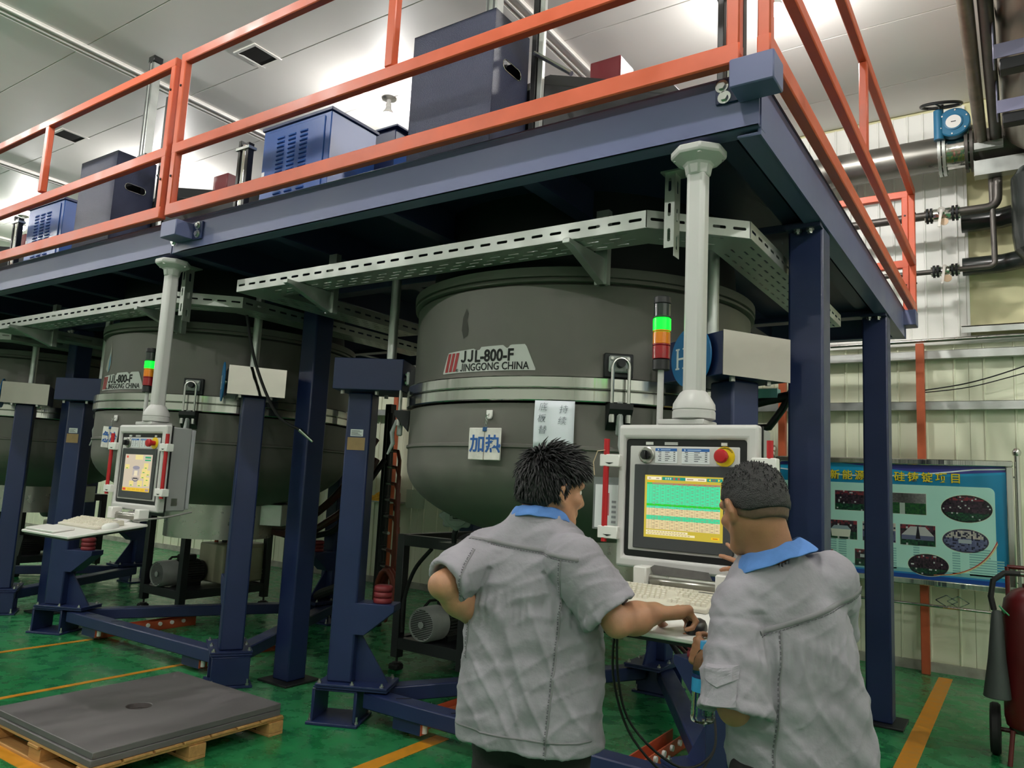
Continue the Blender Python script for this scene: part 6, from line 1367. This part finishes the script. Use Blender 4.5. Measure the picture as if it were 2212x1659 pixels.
# ---- the left worker: back to the camera, hand on hip, right hand on the mouse
SK1 = skin_mat('skin_tan', (176, 128, 98)); SK2 = skin_mat('skin_tan_dark', (160, 112, 84))
F1 = nrm([math.sin(math.radians(-14)), math.cos(math.radians(-14)), 0]); R1 = nrm(np.cross(F1, [0, 0, 1]))
hf1 = nrm([math.sin(math.radians(31)), math.cos(math.radians(31)), -.12])
h1 = v3(-1.232, 2.075, 1.530); nb1 = v3(-1.258, 2.035, 1.435); wa1 = v3(-1.255, 2.03, .90)
sL1 = v3(-1.415, 1.985, 1.320); sR1 = v3(-1.090, 1.985, 1.322); eL1 = v3(-1.437, 1.795, 1.235); wL1 = v3(-1.398, 2.01, 1.085)
eR1 = v3(-.968, 2.010, 1.165); wR1 = np.array(MOUSE)+v3(-.094, -.098, .050)
mo1 = np.array(MOUSE)+np.array([0, 0, .046]); dR = nrm(mo1+np.array([.006, .02, .010])-wR1)
hR1 = hand_prims(wR1, dR, v3(.12, -.1, -1), v3(-1, .25, 0), [(.85, 1.15, .7), (.9, 1.2, .75), (.95, 1.2, .75), (1.0, 1.2, .8)], .04, thumb_dir=nrm(dR*.7+v3(-.6, .1, -.45)), scale=1.18)
dL = nrm(v3(.10, .18, -.10)); hL1 = hand_prims(wL1, dL, v3(.8, -.2, .1), v3(0, .1, -1), [(.2, .35, .3)]*4, .05)
tab1 = [(.70, .215, .150, 0), (.80, .222, .158, -.005), (.90, .216, .152, -.01), (1.02, .212, .145, -.008), (1.15, .208, .142, -.004), (1.25, .205, .135, 0), (1.32, .196, .118, 0), (1.365, .172, .100, 0), (1.405, .132, .086, .0), (1.435, .100, .076, .0), (1.465, .076, .068, .004)]
p1 = build_person('person in grey work shirt with spiky black hair, hand on hip, other hand on mouse', (-1.25, 1.99, 0), F1, h1, hf1, v3(.05, -.0, 1), nb1, tab1, wa1, sL1, eL1, wL1, sR1, eR1, wR1, hL1, hR1,
    (sL1+R1*.01, sL1+(eL1-sL1)*.93, .082, .070), (sR1-R1*.01, sR1+(eR1-sR1)*.84, .088, .090), .79, SK1, 21, .0, (v3(-1.345, 2.03, .84), v3(-1.165, 2.05, .84)), (v3(-1.37, 1.98, 0), v3(-1.14, 2.02, 0)))
def finish(p, seed, yoke, seams, toward):
    T = nrm(toward)
    o, hit = ribbon_on(p.bvh, [q-T*.6 for q in yoke], .014, .0028, 0, 'yoke_seam', M_SEAM, p.shirt, T); stitches(hit, T, .010, .012, 'stitching', p.shirt, .007)
    for s in seams:
        o, hit = ribbon_on(p.bvh, [q-T*.6 for q in s], .005, .002, 0, 'side_seam', M_SEAM, p.shirt, T)
        if len(hit) > 3: stitches(hit, T, .005, .009, 'stitching', p.shirt, .0028, .0036)
def yk(p, x0, z0, x1, z1, n=40): return [p.waist+p.R*(x0+(x1-x0)*t)+np.array([0, 0, z0+(z1-z0)*t-p.waist[2]]) for t in np.linspace(0, 1, n)]
finish(p1, 1, yk(p1, -.19, 1.372, .175, 1.340), [yk(p1, .125, 1.335, .098, .79), yk(p1, -.160, 1.34, -.176, 1.02, 24)], F1)
o, hit = ribbon_on(p1.bvh, [q-F1*.6 for q in yk(p1, -.22, .835, .22, .835)], .006, .002, 0, 'hem_seam', M_SEAM, p1.shirt, F1)
collar(p1.body, nb1+v3(0, .004, .012), basis(F1), .058, .014, -.014, .030, .026)
def hair_cap(p, lift, line, name='hair', seedn=0, rough=.004):
    """hair: a skull-shaped cap cut along the hairline; line(x, y, z) > 0 keeps"""
    HL, B = p.HL, p.B; c = HL(0, 0, 0)
    def fn(P):
        q = (P-c)@B.T; d = d_ell(q, v3(0, -.012, .030), (.074, .094, .090))
        d2 = d_ell(q, v3(0, -.018, -.015), (.066, .085, .080)); d = smin(d, d2, .03)-lift
        d = d+rough*waves(q, (0, .3, 1), .02, 5+seedn, 5, 1.0); return np.maximum(d, -line(q)*.7)
    lo = HL(0, 0, 0)-.17; hi = HL(0, 0, 0)+.17; V, F = polygonize(fn, lo, hi, .004, 1.8); return to_obj(name, V, F, M_HAIR, p.body), V, F
def line1(q):
    x, y, z = q[:, 0], q[:, 1], q[:, 2]; return np.where(y > -.004, z-(.028+.55*np.clip(y, 0, .05))-np.where(np.abs(x) < .05, .02, 0)*0, z+.060-.9*np.clip(y+.055, 0, .05)*1.4)-np.where((y > .035), .2*np.clip(y-.035, 0, 1), 0)
ho, HV, HF = hair_cap(p1, .013, line1, 'hair', 1)
def tufts(p, V, n, l0, l1, seedn, parent, flow, rad=.0042):
    r = np.random.default_rng(seedn); c = p.HL(0, -.01, .02); b = MB(); q = (V-c)@p.B.T; ok = np.where(q[:, 2] > -.055)[0]
    for i in r.choice(ok, n):
        a = V[i]; out = nrm(a-c); qq = (a-c)@p.B.T; top = np.clip(qq[2]/.10, 0, 1)
        cr = qq-np.array([-.01, -.060, .085]); tg = cr@p.B; tg = tg-np.dot(tg, out)*out; tg = nrm(tg)
        d = nrm(out*(.30+.25*top)+tg*.9+.16*r.normal(size=3)); L = l0+(l1-l0)*r.random(); L *= .55+.6*top
        s = nrm(np.cross(d, out+.1*r.normal(size=3))); b.tube([a-out*.006, a+d*L*.5+out*.002, a+d*L+p.B[2]*-.004], [rad, rad*.7, .0004], 5, caps=False)
    o = b.build('hair_tufts', M_HAIR, parent, ang=180); o['kind'] = 'stuff'; return o
tufts(p1, HV, 1700, .024, .050, 4, ho, lambda q: v3(.25*np.sign(q[0]), -.1+1.2*q[1], 0))

# ---- the right worker: nearer the console end, bottle in the left hand, right hand at the screen edge
F2 = nrm([math.sin(math.radians(-40)), math.cos(math.radians(-40)), 0]); R2 = nrm(np.cross(F2, [0, 0, 1]))
hf2 = nrm([math.sin(math.radians(-54)), math.cos(math.radians(-54)), -.30])
h2 = v3(-.622, 2.125, 1.508); nb2 = v3(-.580, 2.155, 1.375); wa2 = v3(-.525, 2.242, .86)
sL2 = v3(-.652, 2.080, 1.235); sR2 = v3(-.450, 2.270, 1.315); eL2 = v3(-.632, 2.010, 1.000); wL2 = v3(-.722, 2.120, 1.070)
eR2 = v3(-.520, 2.520, 1.130); wR2 = v3(-.730, 2.640, 1.285)
hR2 = hand_prims(wR2, nrm(v3(-1, .10, .16)), v3(.0, .9, -.35), v3(-.1, .2, 1), [(.02, .12, .1), (.10, .25, .2), (.20, .3, .25), (.35, .4, .3)], .32, thumb_dir=nrm(v3(-.55, .05, .85)))
BOT = v3(-.742, 2.085, .928)
dB = nrm(v3(-.55, .75, .35)); hL2 = hand_prims(wL2, nrm(v3(-.70, .45, .30)), v3(.35, .55, -.1), v3(.1, .1, 1), [(.55, .75, .6), (.6, .8, .6), (.65, .85, .6), (.7, .85, .6)], .03, thumb_dir=nrm(v3(-.25, .75, .45)))
tab2 = [(.60, .190, .142, 0), (.78, .194, .145, -.005), (.90, .192, .142, -.01), (1.02, .190, .136, -.008), (1.12, .188, .130, -.004), (1.20, .182, .122, 0), (1.26, .170, .110, 0), (1.305, .150, .096, 0), (1.345, .118, .084, .0), (1.375, .090, .074, .0), (1.405, .072, .066, .004)]
p2 = build_person('person in grey work shirt, short cropped hair, holding a water bottle, reaching for the screen', (-.52, 2.2, 0), F2, h2, hf2, v3(-.06, .02, 1), nb2, tab2, wa2, sL2, eL2, wL2, sR2, eR2, wR2, hL2, hR2,
    (sL2+R2*.015, sL2+(eL2-sL2)*1.04, .080, .098), (sR2-R2*.015, sR2+(eR2-sR2)*.85, .086, .092), .64, SK2, 47, .13, (v3(-.585, 2.15, .80), v3(-.445, 2.28, .80)), (v3(-.60, 2.12, 0), v3(-.42, 2.32, 0)))
finish(p2, 2, yk(p2, -.175, 1.195, .185, 1.320), [yk(p2, -.120, 1.20, -.138, .70)], F2)
collar(p2.body, nb2+v3(.004, .004, .010), basis(F2, v3(0, 0, 1)-R2*.34), .064, .028, -.012, .034, .030)
def line2(q):
    x, y, z = q[:, 0], q[:, 1], q[:, 2]; return np.where(y > -.01, z-(.020+.30*np.clip(y, 0, .06)), z+.022-.5*np.clip(y+.06, 0, .05))
M_HAIR2 = mat('hair_cropped', (22, 21, 21), .6, var=.3, vs=90, bump=.4, bs=300)
ho2, HV2, HF2 = hair_cap(p2, .0065, line2, 'hair', 2, .0014); ho2.data.materials.clear(); ho2.data.materials.append(M_HAIR2)
def line3(q): return line2(q)+.022
fo, a_, b_ = hair_cap(p2, .0022, line3, 'hair_fade', 3, .0006); fo.data.materials.clear(); fo.data.materials.append(mat('fade_stubble', (92, 70, 56), .6, var=.2, vs=120))  # brown tone of the close-cropped hair below the cap
tufts(p2, HV2[(HV2[:, 2] > h2[2]+.055)], 420, .004, .009, 6, ho2, lambda q: v3(0, -.6, .1), .0022)
# sleeve pocket with its flap
axs = nrm(eL2-sL2); nS = nrm(-R2*.75-F2*.70); tS = nrm(np.cross(axs, nS)); oS = sL2+axs*.135+nS*.22
def patch(cx, cz, wd, ht, name, lift, m, pts=None):
    n = 8; vs = []; poly = pts or None
    for j in range(n+1):
        for i in range(n+1):
            u, v = i/n-.5, j/n-.5; w2 = wd*(1 if poly is None else 1)
            q = oS+tS*(cx+u*w2)+axs*(cz+v*ht+(0 if poly is None else poly*(.5-abs(u))*2*(j/n)))
            h, nn, k, d = p2.bvh.ray_cast(Vector(q), Vector(-nS)); 
            vs.append(np.array(h)+nS*lift*(1 if 0 < i < n and 0 < j < n else .3) if h is not None else q-nS*.12)
    b = MB(); b.add(vs, [(j*(n+1)+i, j*(n+1)+i+1, (j+1)*(n+1)+i+1, (j+1)*(n+1)+i) for j in range(n) for i in range(n)]); return solid(b.build(name, m, p2.shirt, ang=70), .0025)
patch(.0, .055, .088, .125, 'sleeve_pocket', .006, M_SHIRT); patch(.0, .008, .094, .036, 'pocket_flap', .0105, M_SHIRT, .022)
# bottle held in the left hand
t = thing('water_bottle', 'clear plastic water bottle, blue cap, held by the right worker', 'bottle', tuple(BOT))
bt = v3(.03, .02, 1); bt = nrm(bt)
M_PET = mat('clear_plastic', (235, 245, 245), .05, trans=1.0); M_PET.node_tree.nodes['Principled BSDF'].inputs['IOR'].default_value = 1.2
pf = [(.020, 0), (.030, .004), (.0325, .012)]
for k in range(5): pf += [(.0325, .016+.018*k), (.0305, .022+.018*k), (.0325, .030+.018*k)]
pf += [(.0320, .145), (.030, .165), (.020, .185), (.0135, .192), (.0135, .200)]
MB().lathe(pf, BOT, bt, n=28, caps=True).build('shell', M_PET, t, ang=60)
MB().lathe([(.0333, .082), (.0333, .128)], BOT, bt, n=32, caps=False).build('label', mat('label_cyan', (50, 150, 200), .35), t); MB().lathe([(.0335, .118), (.0335, .128)], BOT, bt, n=32, caps=False).build('label_band', mat('label_navy', (22, 40, 90), .35), t)
MB().lathe([(.0155, .192), (.0160, .205), (.0155, .213), (0, .214)], BOT, bt, n=28).build('cap', mat('cap_blue', (70, 160, 220), .35), t)
